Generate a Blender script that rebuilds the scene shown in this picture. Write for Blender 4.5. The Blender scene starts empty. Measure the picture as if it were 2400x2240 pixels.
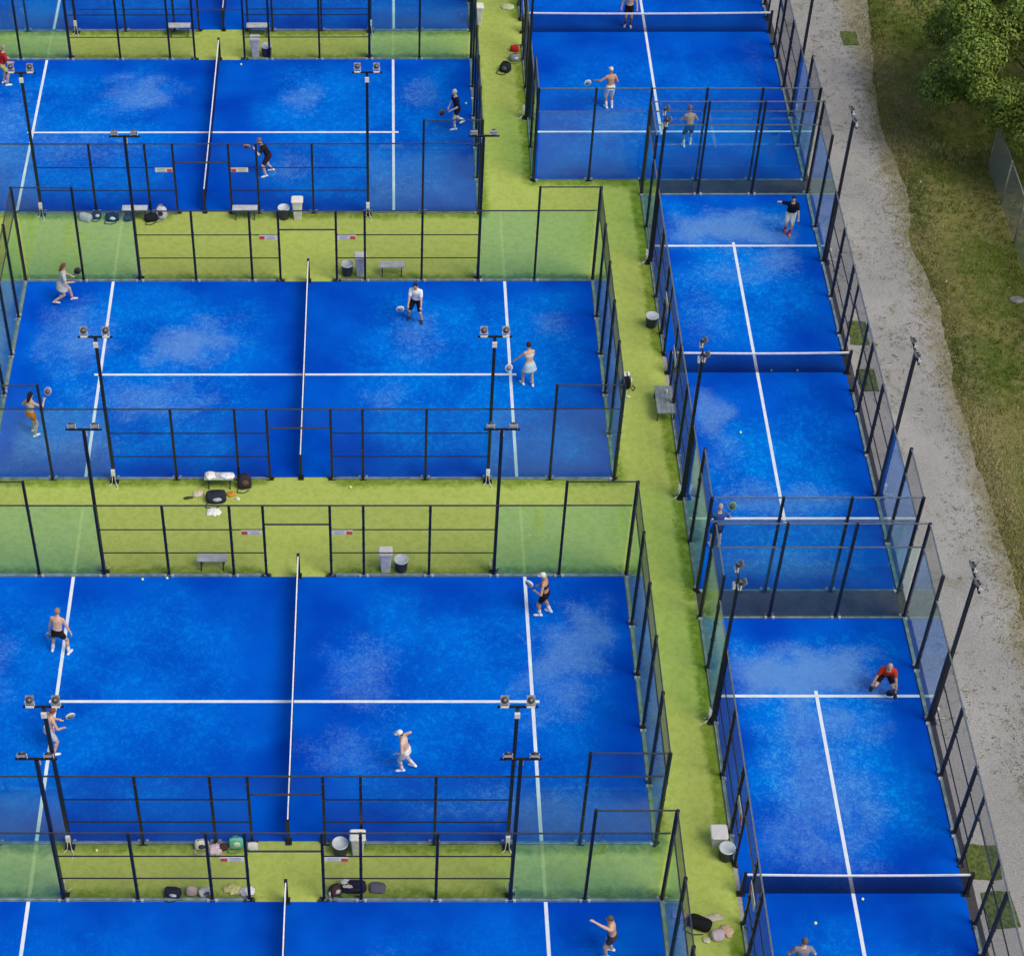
import bpy, bmesh, math, random
import numpy as np
from mathutils import Vector, Matrix, noise
random.seed(7); R = math.radians
scn = bpy.context.scene
COL = scn.collection

# ---------------------------------------------------------------- camera, sky, sun, exposure
W, H = 2400, 2240
cam_d = bpy.data.cameras.new('camera'); cam = bpy.data.objects.new('camera', cam_d); COL.objects.link(cam)
scn.camera = cam
cam_d.sensor_fit = 'HORIZONTAL'; cam_d.sensor_width = 36.0
cam_d.lens = 4783.55 / W * 36.0
cam_d.shift_x = (W / 2 - 876.2) / W
cam_d.shift_y = (1470.3 - H / 2) / W
cam_d.clip_start = 0.5; cam_d.clip_end = 2000
cam.location = (2.6947, -52.5781, 45.7087)
cam.rotation_euler = (0.7320796, 0.0039546, 0.0035673)

world = bpy.data.worlds.new('World'); scn.world = world; world.use_nodes = True
wn = world.node_tree.nodes; wl = world.node_tree.links
bg = wn['Background']; sky = wn.new('ShaderNodeTexSky'); sky.sky_type = 'NISHITA'
SUN_EL, SUN_AZ = 56.0, 128.0          # azimuth clockwise from +y
sky.sun_disc = False; sky.sun_elevation = R(SUN_EL); sky.sun_rotation = R(SUN_AZ)
sky.air_density = 1.0; sky.dust_density = 4.0; sky.ozone_density = 0.6
bg.inputs['Strength'].default_value = 0.13
wl.new(sky.outputs['Color'], bg.inputs['Color'])
sd = bpy.data.lights.new('sun', 'SUN'); so = bpy.data.objects.new('sun', sd); COL.objects.link(so)
sd.energy = 1.5; sd.angle = R(28); sd.color = (1.0, 0.93, 0.82)
sdir = Vector((math.cos(R(SUN_EL)) * math.sin(R(SUN_AZ)), math.cos(R(SUN_EL)) * math.cos(R(SUN_AZ)), math.sin(R(SUN_EL))))
so.rotation_euler = sdir.to_track_quat('Z', 'Y').to_euler(); so.location = (0, 0, 60)
scn.view_settings.view_transform = 'Standard'; scn.view_settings.look = 'None'
scn.view_settings.gamma = 1.0; scn.view_settings.exposure = 0.06
scn.render.engine = 'CYCLES'
scn.cycles.max_bounces = 8; scn.cycles.transparent_max_bounces = 40
scn.cycles.use_denoising = True

# ---------------------------------------------------------------- materials
def mat(name, col, rough=0.7, metal=0.0, spec=0.4, var=0.0, vscale=6.0, col2=None, bump=0.0):
    m = bpy.data.materials.new(name); m.use_nodes = True
    nt = m.node_tree; b = nt.nodes['Principled BSDF']
    b.inputs['Roughness'].default_value = rough; b.inputs['Metallic'].default_value = metal
    b.inputs['Specular IOR Level'].default_value = spec
    tc = nt.nodes.new('ShaderNodeTexCoord')
    nz = nt.nodes.new('ShaderNodeTexNoise'); nz.inputs['Scale'].default_value = vscale; nz.inputs['Detail'].default_value = 6
    nt.links.new(tc.outputs['Object'], nz.inputs['Vector'])
    mx = nt.nodes.new('ShaderNodeMix'); mx.data_type = 'RGBA'
    c = Vector(col[:3]); v = var or 0.08
    mx.inputs['A'].default_value = (*(c * (1 - v)), 1)
    mx.inputs['B'].default_value = (*(Vector(col2) if col2 else c * (1 + v)), 1)
    cr = nt.nodes.new('ShaderNodeMapRange'); cr.inputs['From Min'].default_value = 0.35; cr.inputs['From Max'].default_value = 0.65
    nt.links.new(nz.outputs['Fac'], cr.inputs['Value'])
    nt.links.new(cr.outputs['Result'], mx.inputs['Factor'])
    nt.links.new(mx.outputs['Result'], b.inputs['Base Color'])
    if bump:
        bp = nt.nodes.new('ShaderNodeBump'); bp.inputs['Strength'].default_value = bump; bp.inputs['Distance'].default_value = 0.02
        nt.links.new(nz.outputs['Fac'], bp.inputs['Height']); nt.links.new(bp.outputs['Normal'], b.inputs['Normal'])
    return m

class NT:
    """small helper to write node graphs"""
    def __init__(s, m): s.t = m.node_tree; s.n = s.t.nodes; s.l = s.t.links
    def node(s, typ, **kw):
        n = s.n.new(typ)
        for k, v in kw.items():
            if hasattr(n, k): setattr(n, k, v)
        return n
    def put(s, sock, v):
        if isinstance(v, bpy.types.NodeSocket): s.l.new(v, sock)
        else: sock.default_value = v
    def math(s, op, a, b=0.0, clamp=False):
        n = s.n.new('ShaderNodeMath'); n.operation = op; n.use_clamp = clamp
        s.put(n.inputs[0], a); s.put(n.inputs[1], b); return n.outputs[0]
    def mix(s, f, a, b):
        n = s.n.new('ShaderNodeMix'); n.data_type = 'RGBA'
        s.put(n.inputs['Factor'], f)
        for k, v in (('A', a), ('B', b)):
            s.put(n.inputs[k], (*v, 1) if isinstance(v, tuple) else v)
        return n.outputs['Result']
    def rng(s, v, a, b, c=0.0, d=1.0):
        n = s.n.new('ShaderNodeMapRange'); n.interpolation_type = 'SMOOTHSTEP'
        s.put(n.inputs['Value'], v)
        n.inputs['From Min'].default_value = a; n.inputs['From Max'].default_value = b
        n.inputs['To Min'].default_value = c; n.inputs['To Max'].default_value = d
        return n.outputs['Result']
    def noise(s, scale, detail=5, rough=0.6, vec=None, dist=0.0):
        n = s.n.new('ShaderNodeTexNoise'); n.inputs['Scale'].default_value = scale
        n.inputs['Detail'].default_value = detail; n.inputs['Roughness'].default_value = rough
        n.inputs['Distortion'].default_value = dist
        s.put(n.inputs['Vector'], vec if vec is not None else s.coord()); return n.outputs['Fac']
    def coord(s, kind='Object'):
        if not hasattr(s, '_tc'): s._tc = s.n.new('ShaderNodeTexCoord')
        return s._tc.outputs[kind]
    def attr(s, name):
        n = s.n.new('ShaderNodeAttribute'); n.attribute_name = name; return n.outputs['Fac']
    def bump(s, h, strength, dist=0.02):
        n = s.n.new('ShaderNodeBump'); n.inputs['Strength'].default_value = strength; n.inputs['Distance'].default_value = dist
        s.put(n.inputs['Height'], h); return n.outputs['Normal']

def base(name, rough=0.85, spec=0.3):
    m = bpy.data.materials.new(name); m.use_nodes = True
    b = m.node_tree.nodes['Principled BSDF']; b.inputs['Roughness'].default_value = rough
    b.inputs['Specular IOR Level'].default_value = spec
    return m, NT(m), b

def court_mat():
    m, g, b = base('blue_court_turf', 0.95, 0.02)
    wear = g.attr('wear'); sand = g.attr('sand')
    geo = g.node('ShaderNodeNewGeometry'); P = geo.outputs['Position']
    n1 = g.noise(4.6, 7, 0.72, P, 0.8); n2 = g.noise(15.0, 4, 0.7, P, 0.4); n3 = g.noise(0.45, 3, 0.5, P)
    fleck = g.rng(g.math('ADD', n1, g.math('MULTIPLY', g.math('SUBTRACT', n2, 0.5), 0.7)), 0.46, 0.66)
    w = g.math('MULTIPLY', wear, g.rng(n3, 0.30, 0.62, 0.45, 1.0))
    f1 = g.math('MULTIPLY', fleck, w)
    c0 = g.mix(g.rng(n3, 0.3, 0.7), (0.0003, 0.052, 0.46), (0.0003, 0.098, 0.60))
    c1 = g.mix(g.math('MULTIPLY', w, 0.7), c0, (0.0005, 0.165, 0.69))
    c2 = g.mix(g.math('MULTIPLY', f1, 0.8), c1, (0.001, 0.290, 0.80))
    sn = g.math('ADD', sand, g.math('MULTIPLY', g.math('SUBTRACT', g.math('ADD', g.math('MULTIPLY', n1, 0.6), g.math('MULTIPLY', n2, 0.6)), 0.6), 2.2))
    sf = g.rng(sn, 0.10, 1.45, 0.0, 0.78)
    sf = g.math('MULTIPLY', sf, g.rng(sand, 0.02, 0.2))
    c3 = g.mix(sf, c2, (0.125, 0.285, 0.62))
    g.l.new(c3, b.inputs['Base Color'])
    g.l.new(g.bump(n2, 0.15, 0.01), b.inputs['Normal'])
    return m

def turf_mat():
    m, g, b = base('green_artificial_turf', 0.9, 0.12)
    wear = g.attr('wear'); P = g.coord()
    n1 = g.noise(0.7, 6, 0.6, P, 0.5); n2 = g.noise(4.5, 6, 0.7, P, 0.6); n3 = g.noise(22, 3, 0.6, P)
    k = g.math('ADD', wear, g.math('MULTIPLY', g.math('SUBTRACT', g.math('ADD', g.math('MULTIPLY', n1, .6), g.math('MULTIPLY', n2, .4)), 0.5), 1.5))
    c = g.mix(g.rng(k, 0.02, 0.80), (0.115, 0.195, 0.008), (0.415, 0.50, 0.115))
    c = g.mix(g.math('MULTIPLY', g.rng(n2, 0.4, 0.62), 0.35), c, (0.42, 0.50, 0.14))
    c = g.mix(g.math('MULTIPLY', g.rng(n2, 0.55, 0.42), 0.25), c, (0.19, 0.30, 0.03))
    c = g.mix(g.math('MULTIPLY', g.rng(n3, 0.35, 0.65), 0.15), c, (0.16, 0.25, 0.03))
    g.l.new(c, b.inputs['Base Color']); g.l.new(g.bump(n3, 0.3, 0.01), b.inputs['Normal'])
    return m

def gravel_mat():
    m, g, b = base('grey_gravel', 0.95, 0.2)
    P = g.coord()
    n0 = g.noise(0.22, 5, 0.6, P); n1 = g.noise(1.1, 6, 0.7, P, 0.7); n2 = g.noise(14, 6, 0.75, P); n3 = g.noise(45, 2, 0.6, P)
    vo = g.node('ShaderNodeTexVoronoi'); vo.inputs['Scale'].default_value = 28; g.l.new(P, vo.inputs['Vector'])
    c = g.mix(g.rng(n0, 0.35, 0.65), (0.235, 0.235, 0.228), (0.335, 0.33, 0.315))
    c = g.mix(g.math('MULTIPLY', g.rng(n2, 0.35, 0.68), 0.5), c, (0.47, 0.465, 0.45))
    c = g.mix(g.math('MULTIPLY', g.rng(n3, 0.5, 0.3), 0.45), c, (0.12, 0.12, 0.115))
    c = g.mix(g.math('MULTIPLY', g.rng(vo.outputs['Color'], 0.5, 1.0), 0.25), c, (0.46, 0.45, 0.43))
    weed = g.math('MULTIPLY', g.rng(g.math('ADD', n1, g.math('MULTIPLY', g.math('SUBTRACT', n2, 0.5), 0.9)), 0.56, 0.70), g.attr('weed'))
    c = g.mix(weed, c, (0.135, 0.155, 0.065))
    sm = g.rng(g.noise(2.6, 5, 0.75, P, 1.5), 0.60, 0.70)
    c = g.mix(g.math('MULTIPLY', sm, g.math('MULTIPLY', g.attr('weed'), 0.7)), c, (0.07, 0.075, 0.045))
    ef = g.rng(g.math('ADD', g.attr('edge'), g.math('MULTIPLY', g.math('SUBTRACT', g.math('ADD', n1, n2), 1.0), 1.6)), 0.45, 1.15)
    c = g.mix(g.math('MULTIPLY', ef, 0.75), c, g.mix(g.rng(n2, 0.4, 0.6), (0.16, 0.15, 0.06), (0.27, 0.24, 0.12)))
    g.l.new(c, b.inputs['Base Color']); g.l.new(g.bump(n2, 0.5, 0.03), b.inputs['Normal'])
    return m

def grass_mat():
    m, g, b = base('meadow_ground', 0.95, 0.15)
    P = g.coord()
    n0 = g.noise(0.28, 5, 0.6, P, 0.4); n1 = g.noise(2.2, 7, 0.72, P, 0.6); n2 = g.noise(11, 5, 0.7, P, 0.8); n3 = g.noise(40, 2, 0.6, P)
    c = g.mix(g.rng(n0, 0.42, 0.64), (0.080, 0.125, 0.014), (0.20, 0.195, 0.06))
    c = g.mix(g.math('MULTIPLY', g.rng(n1, 0.42, 0.66), 0.5), c, (0.29, 0.265, 0.095))
    c = g.mix(g.math('MULTIPLY', g.rng(n2, 0.5, 0.36), 0.55), c, (0.055, 0.07, 0.01))
    c = g.mix(g.math('MULTIPLY', g.rng(n2, 0.56, 0.72), 0.6), c, (0.33, 0.31, 0.14))
    sp = g.node('ShaderNodeSeparateXYZ'); g.l.new(P, sp.inputs[0])
    bd = g.math('ADD', sp.outputs['X'], g.math('MULTIPLY', g.math('SUBTRACT', g.math('ADD', n1, n2), 1.0), 3.0))
    c = g.mix(g.rng(bd, 23.6, 22.0, 0.0, 0.8), c, g.mix(g.rng(n2, 0.42, 0.6), (0.15, 0.145, 0.06), (0.29, 0.265, 0.14)))
    g.l.new(c, b.inputs['Base Color']); g.l.new(g.bump(g.math('ADD', n2, n3), 0.8, 0.05), b.inputs['Normal'])
    return m

def asphalt_mat():
    m, g, b = base('dark_asphalt', 0.9, 0.3)
    P = g.coord(); n1 = g.noise(1.5, 6, 0.7, P); n2 = g.noise(18, 5, 0.7, P)
    c = g.mix(g.rng(n1, 0.3, 0.7), (0.032, 0.033, 0.038), (0.062, 0.058, 0.056))
    c = g.mix(g.math('MULTIPLY', g.rng(n2, 0.52, 0.7), 0.5), c, (0.12, 0.12, 0.11))
    c = g.mix(g.math('MULTIPLY', g.rng(g.noise(3.5, 5, 0.7, P, 1), 0.6, 0.68), 0.5), c, (0.05, 0.075, 0.025))
    g.l.new(c, b.inputs['Base Color']); return m

def wire_mat(name, col, cover, rough=0.5):
    """woven round wires far finer than a pixel: the share they cover grows as the sheet is seen edge-on"""
    m, g, b = base(name, rough, 0.4)
    b.inputs['Base Color'].default_value = (*col, 1)
    geo = g.node('ShaderNodeNewGeometry'); dt = g.node('ShaderNodeVectorMath', operation='DOT_PRODUCT')
    g.l.new(geo.outputs['Normal'], dt.inputs[0]); g.l.new(geo.outputs['Incoming'], dt.inputs[1])
    cs = g.math('MAXIMUM', g.math('ABSOLUTE', dt.outputs['Value']), 0.03)
    nz = g.noise(30, 2, 0.5)
    al = g.math('MINIMUM', g.math('DIVIDE', g.math('MULTIPLY', g.rng(nz, 0.3, 0.7, cover * .8, cover * 1.2), 1.0), cs), 0.85)
    tr = g.node('ShaderNodeBsdfTransparent'); ms = g.node('ShaderNodeMixShader')
    g.l.new(al, ms.inputs[0]); g.l.new(tr.outputs[0], ms.inputs[1]); g.l.new(b.outputs[0], ms.inputs[2])
    g.l.new(ms.outputs[0], g.n['Material Output'].inputs['Surface']); return m

def glass_mat():
    m = bpy.data.materials.new('court_glass'); m.use_nodes = True; g = NT(m)
    g.n.remove(g.n['Principled BSDF'])
    tr = g.node('ShaderNodeBsdfTransparent'); tr.inputs['Color'].default_value = (0.885, 0.98, 0.965, 1)
    gl = g.node('ShaderNodeBsdfGlossy'); gl.inputs['Roughness'].default_value = 0.04; gl.inputs['Color'].default_value = (0.9, 0.97, 0.95, 1)
    df = g.node('ShaderNodeBsdfDiffuse'); df.inputs['Color'].default_value = (0.30, 0.60, 0.60, 1)
    geo = g.node('ShaderNodeNewGeometry'); dt = g.node('ShaderNodeVectorMath', operation='DOT_PRODUCT')
    g.l.new(geo.outputs['Normal'], dt.inputs[0]); g.l.new(geo.outputs['Incoming'], dt.inputs[1])
    fr = g.math('ADD', 0.050, g.math('MULTIPLY', 0.93, g.math('POWER', g.math('SUBTRACT', 1.0, g.math('ABSOLUTE', dt.outputs['Value'])), 4.2)))
    n = g.noise(1.6, 4, 0.6, g.coord())
    m1 = g.node('ShaderNodeMixShader'); g.put(m1.inputs[0], g.rng(n, 0.3, 0.75, 0.002, 0.014))
    g.l.new(tr.outputs[0], m1.inputs[1]); g.l.new(df.outputs[0], m1.inputs[2])
    m2 = g.node('ShaderNodeMixShader'); g.put(m2.inputs[0], fr)
    g.l.new(m1.outputs[0], m2.inputs[1]); g.l.new(gl.outputs[0], m2.inputs[2])
    g.l.new(m2.outputs[0], g.n['Material Output'].inputs['Surface']); return m

M = {}
M['court'] = court_mat(); M['turf'] = turf_mat(); M['gravel'] = gravel_mat(); M['grass'] = grass_mat(); M['asphalt'] = asphalt_mat()
M['glass'] = glass_mat()
M['mesh'] = wire_mat('black_wire_mesh', (0.035, 0.038, 0.042), 0.085)
M['net'] = wire_mat('black_net', (0.006, 0.007, 0.012), 0.38)
M['chain'] = wire_mat('galvanised_chain_link', (0.30, 0.31, 0.30), 0.16)
M['line'] = mat('white_line_paint', (0.78, 0.83, 0.88), 0.8, var=0.02, vscale=2.5, col2=(0.60, 0.70, 0.82))
M['tape'] = mat('white_net_tape', (0.82, 0.84, 0.87), 0.6)
M['post'] = mat('black_powder_coat', (0.008, 0.010, 0.014), 0.38, 0.0, 0.5, var=0.3, vscale=3)
M['rail'] = mat('dark_grey_rail', (0.06, 0.07, 0.075), 0.35, 0.3, 0.5, var=0.2)
M['edge'] = mat('steel_glass_edge', (0.15, 0.18, 0.20), 0.45, 0.3, 0.5, var=0.2)
M['kerb'] = mat('concrete_kerb', (0.16, 0.23, 0.27), 0.9, var=0.3, vscale=4)
M['foot'] = mat('galvanised_bracket', (0.55, 0.56, 0.55), 0.45, 0.4, 0.5, var=0.2)
M['white'] = mat('white_plastic', (0.74, 0.74, 0.71), 0.45, var=0.05)
M['dirtywhite'] = mat('weathered_white_plastic', (0.62, 0.62, 0.60), 0.6, var=0.15)
M['lampgrey'] = mat('grey_cast_aluminium', (0.22, 0.22, 0.24), 0.5, 0.4, 0.5, var=0.2)
M['lampdark'] = mat('dark_heat_sink', (0.05, 0.05, 0.055), 0.5, 0.2)
M['barrel'] = mat('black_barrel_plastic', (0.022, 0.028, 0.034), 0.5, var=0.2)
M['lid'] = mat('pale_grey_lid', (0.60, 0.66, 0.70), 0.5, var=0.08)
M['bench'] = mat('pale_grey_bench_top', (0.48, 0.51, 0.52), 0.6, var=0.15)
M['benchgrey'] = mat('grey_table_top', (0.22, 0.26, 0.28), 0.6, var=0.2)
M['red'] = mat('red_sign_print', (0.62, 0.07, 0.05), 0.6, var=0.1)
M['ball'] = mat('tennis_ball_felt', (0.74, 0.86, 0.42), 0.95, var=0.1, vscale=40)
M['bark'] = mat('tree_bark', (0.09, 0.07, 0.05), 0.9, var=0.4, vscale=8, bump=0.5)
M['wood'] = mat('weathered_wood', (0.30, 0.27, 0.22), 0.9, var=0.3, vscale=10)
M['stone'] = mat('pale_stone', (0.22, 0.215, 0.19), 0.9, var=0.25, vscale=4, bump=0.4)
_fab = {}
def fab(col, rough=0.9):
    k = tuple(round(c, 3) for c in col)
    if k not in _fab: _fab[k] = mat('fabric_%d' % len(_fab), col, rough, spec=0.15, var=0.12, vscale=14, bump=0.15)
    return _fab[k]

# ---------------------------------------------------------------- object helpers
def link(o, parent=None):
    COL.objects.link(o)
    if parent is not None: o.parent = parent
    return o
def tag(o, label=None, cat=None, group=None, kind=None):
    if label: o['label'] = label
    if cat: o['category'] = cat
    if group: o['group'] = group
    if kind: o['kind'] = kind
    return o
def thing(name, label, cat, loc=(0, 0, 0), rz=0.0, group=None):
    o = bpy.data.objects.new(name, None); o.empty_display_size = 0.2; link(o)
    o.location = loc; o.rotation_euler = (0, 0, rz); return tag(o, label, cat, group)
def obj(name, me, parent=None, loc=(0, 0, 0), rot=(0, 0, 0)):
    o = bpy.data.objects.new(name, me); o.location = loc; o.rotation_euler = rot
    return link(o, parent)

class MB:
    def __init__(s): s.v = []; s.f = []; s.m = []; s.cur = 0; s.smooth = []
    def add(s, vs, fs, smooth=False):
        o = len(s.v); s.v += [tuple(p) for p in vs]
        for f in fs: s.f.append([o + i for i in f]); s.m.append(s.cur); s.smooth.append(smooth)
        return s
    def mat(s, i): s.cur = i; return s
    def box(s, x0, x1, y0, y1, z0, z1, top=1.0, tf=None):
        cx, cy = (x0 + x1) / 2, (y0 + y1) / 2
        vs = [(x, y, z0) for x, y in ((x0, y0), (x1, y0), (x1, y1), (x0, y1))]
        vs += [(cx + (x - cx) * top, cy + (y - cy) * top, z1) for x, y in ((x0, y0), (x1, y0), (x1, y1), (x0, y1))]
        if tf: vs = [tf @ Vector(p) for p in vs]
        return s.add(vs, [(3, 2, 1, 0), (4, 5, 6, 7), (0, 1, 5, 4), (1, 2, 6, 5), (2, 3, 7, 6), (3, 0, 4, 7)])
    def loft(s, rings, cap=True, smooth=True):
        n = len(rings[0]); vs = [p for r in rings for p in r]; fs = []
        for k in range(len(rings) - 1):
            for i in range(n):
                j = (i + 1) % n; fs.append((k * n + i, k * n + j, (k + 1) * n + j, (k + 1) * n + i))
        if cap: fs.append(tuple(range(n - 1, -1, -1))); fs.append(tuple((len(rings) - 1) * n + i for i in range(n)))
        return s.add(vs, fs, smooth)
    def lathe(s, prof, n=20, c=(0, 0, 0), tf=None, sx=1.0, sy=1.0):
        rings = []
        for r, z in prof:
            ring = [Vector((c[0] + sx * r * math.cos(2 * math.pi * i / n), c[1] + sy * r * math.sin(2 * math.pi * i / n), c[2] + z)) for i in range(n)]
            rings.append([tf @ p for p in ring] if tf else ring)
        return s.loft(rings)
    def tube(s, p0, p1, r0, r1=None, n=8):
        p0, p1 = Vector(p0), Vector(p1); r1 = r0 if r1 is None else r1
        q = (p1 - p0).to_track_quat('Z', 'Y').to_matrix()
        return s.loft([[p + q @ Vector((r * math.cos(2 * math.pi * i / n), r * math.sin(2 * math.pi * i / n), 0)) for i in range(n)] for p, r in ((p0, r0), (p1, r1))])
    def path(s, pts, r, n=6):
        for a, b in zip(pts[:-1], pts[1:]): s.tube(a, b, r, n=n)
        return s
    def ball(s, c, rx, ry=None, rz=None, B=None, n=14, k=8):
        ry = rx if ry is None else ry; rz = rx if rz is None else rz; c = Vector(c); B = B or Matrix.Identity(3)
        rings = []
        for j in range(k + 1):
            t = -math.pi / 2 + math.pi * j / k; cr, sr = max(math.cos(t), 0.02), math.sin(t)
            rings.append([c + B @ Vector((rx * cr * math.cos(2 * math.pi * i / n), ry * cr * math.sin(2 * math.pi * i / n), rz * sr)) for i in range(n)])
        return s.loft(rings)
    def cap(s, p0, p1, r0, r1, n=12):
        """tapered limb with round ends"""
        p0, p1 = Vector(p0), Vector(p1); d = p1 - p0; L = max(d.length, 1e-4)
        q = d.to_track_quat('Z', 'Y').to_matrix(); prof = []
        for a in (-80, -50, -20): prof.append((r0 * math.cos(R(a)), r0 * math.sin(R(a))))
        for t in (0.0, 0.33, 0.66, 1.0): prof.append((r0 + (r1 - r0) * t, L * t))
        for a in (20, 50, 80): prof.append((r1 * math.cos(R(a)), L + r1 * math.sin(R(a))))
        return s.loft([[p0 + q @ Vector((r * math.cos(2 * math.pi * i / n), r * math.sin(2 * math.pi * i / n), z)) for i in range(n)] for r, z in prof])
    def mesh(s, name, *mats):
        me = bpy.data.meshes.new(name); me.from_pydata(s.v, [], s.f)
        for m_ in mats: me.materials.append(m_)
        me.polygons.foreach_set('material_index', s.m); me.polygons.foreach_set('use_smooth', s.smooth)
        me.update(); return me

def bake(me, mods):
    """run modifiers on a mesh and return the resulting mesh"""
    o = bpy.data.objects.new('tmp', me); COL.objects.link(o)
    for typ, kw in mods:
        md = o.modifiers.new(typ, typ)
        for k, v in kw.items(): setattr(md, k, v)
    bpy.context.view_layer.update()
    out = bpy.data.meshes.new_from_object(o.evaluated_get(bpy.context.evaluated_depsgraph_get()))
    bpy.data.objects.remove(o); return out

def grid_sheet(name, x0, x1, y0, y1, step, material, attrs, z=0.0, keep=None, warp=None):
    nx, ny = max(1, int(round((x1 - x0) / step))), max(1, int(round((y1 - y0) / step)))
    xs = np.linspace(x0, x1, nx + 1); ys = np.linspace(y0, y1, ny + 1)
    X, Y = np.meshgrid(xs, ys)
    if warp: X, Y = warp(X, Y)
    vs = np.stack([X.ravel(), Y.ravel(), np.full(X.size, z)], 1)
    i, j = np.meshgrid(np.arange(nx), np.arange(ny)); a = (j * (nx + 1) + i).ravel()
    fs = np.stack([a, a + 1, a + nx + 2, a + nx + 1], 1)
    me = bpy.data.meshes.new(name); me.from_pydata(vs.tolist(), [], fs.tolist()); me.materials.append(material)
    for k, fn in attrs.items():
        at = me.attributes.new(k, 'FLOAT', 'POINT'); at.data.foreach_set('value', fn(X, Y).ravel().astype(np.float32))
    me.update(); return me
sm = lambda a, b, x: (lambda t: t * t * (3 - 2 * t))(np.clip((x - a) / (b - a), 0, 1))

# ---------------------------------------------------------------- courts: (key, centre, half width, rotated, plain words)
COURTS = {
 'A0': ((-3.884, 26.322), 5, 0, 'cropped court at top left'),
 'A':  ((-3.920, 14.103), 5, 0, 'left column court second from the top'),
 'B':  ((0.0, 0.0), 5, 0, 'left column court third from the top'),
 'C':  ((0.054, -14.410), 5, 0, 'left column court fourth from the top'),
 'D':  ((0.066, -26.409), 5, 0, 'cropped court at bottom left'),
 'R1': ((13.324, 21.065), 5, 1, 'wide court at top right'),
 'R2': ((15.312, 0.070), 3, 1, 'narrow court in the middle right'),
 'R3': ((15.303, -21.148), 3, 1, 'narrow court at bottom right'),
}
# worn sandy patches: local long axis x, local short axis y, radii, strength, turn
SAND = {
 'A0': [],
 'A': [(-3.0, 2.6, 1.6, 1.5, .9, 0), (3.4, 2.4, .9, 1.3, .7, 0), (8.0, 2.6, 1.0, 1.4, .6, 0), (-8.2, 0, 1.6, 3, .6, 0), (3.0, -2.2, 1.0, 1.0, .6, 0), (7.5, -3.6, 2.0, 1.2, .45, 0), (-5.6, -1.0, 3.2, 1.4, .55, 0)],
 'B': [(-3.9, 1.6, 1.9, 1.1, 1.15, .5), (-8.0, 2.0, 1.3, 2.2, .8, 0), (-5.2, -1.3, 2.8, 1.1, .75, 0), (-9.0, -3.5, 1.2, 1.6, .7, 0), (3.8, 2.0, 1.0, 1.5, .6, 0), (8.6, 2.6, .9, .8, .6, 0), (2.8, -1.2, .9, .8, .6, 0), (-7.2, -3.6, 1.2, 1.2, .6, 0)],
 'C': [(8.3, 1.9, 1.3, 3.0, .95, -.45), (2.0, 1.0, 1.3, 1.6, .62, 0), (1.6, -1.8, 1.5, 1.0, .5, 0), (-9.4, 1.2, 1.2, 2.2, .55, 0), (6.3, -4.0, 3.4, 1.0, .5, 0)],
 'D': [(2.5, 1.5, 1.5, 2.0, .4, 0), (8.0, 1.0, 1.2, 2, .4, 0)],
 'R1': [(-2, -5.0, 3, 1.2, .45, 0), (-6.4, 1.5, 1.6, 2.2, .45, 0)],
 'R2': [(7.9, 0, 1.15, 3.1, 1.25, 0), (6.2, -1.5, 1.0, 1.0, .8, 0), (-1.9, 1.9, 1.3, 1.0, 1.0, 0), (5.4, 0, .8, 2.3, .6, 0), (-6.2, 0, .9, 2.8, .75, 0), (-9.0, 0, .8, 2.5, .65, 0), (-3.6, 1.6, 1.6, .8, .55, 0), (3.0, 1.5, 2, 1.0, .4, 0)],
 'R3': [(7.75, .3, 1.25, 2.9, 1.35, 0), (5.9, 0, 1.0, 2.0, .8, 0), (3.4, .3, 3.0, 1.7, .75, 0), (1.9, 1.0, 1.4, 1.6, .7, 0), (.9, 0, .5, 1.6, .55, 0)],
}
WEARK = {'A0': .6, 'A': .8, 'B': .85, 'C': .55, 'D': .3, 'R1': .5, 'R2': 1.15, 'R3': 1.15}

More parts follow.
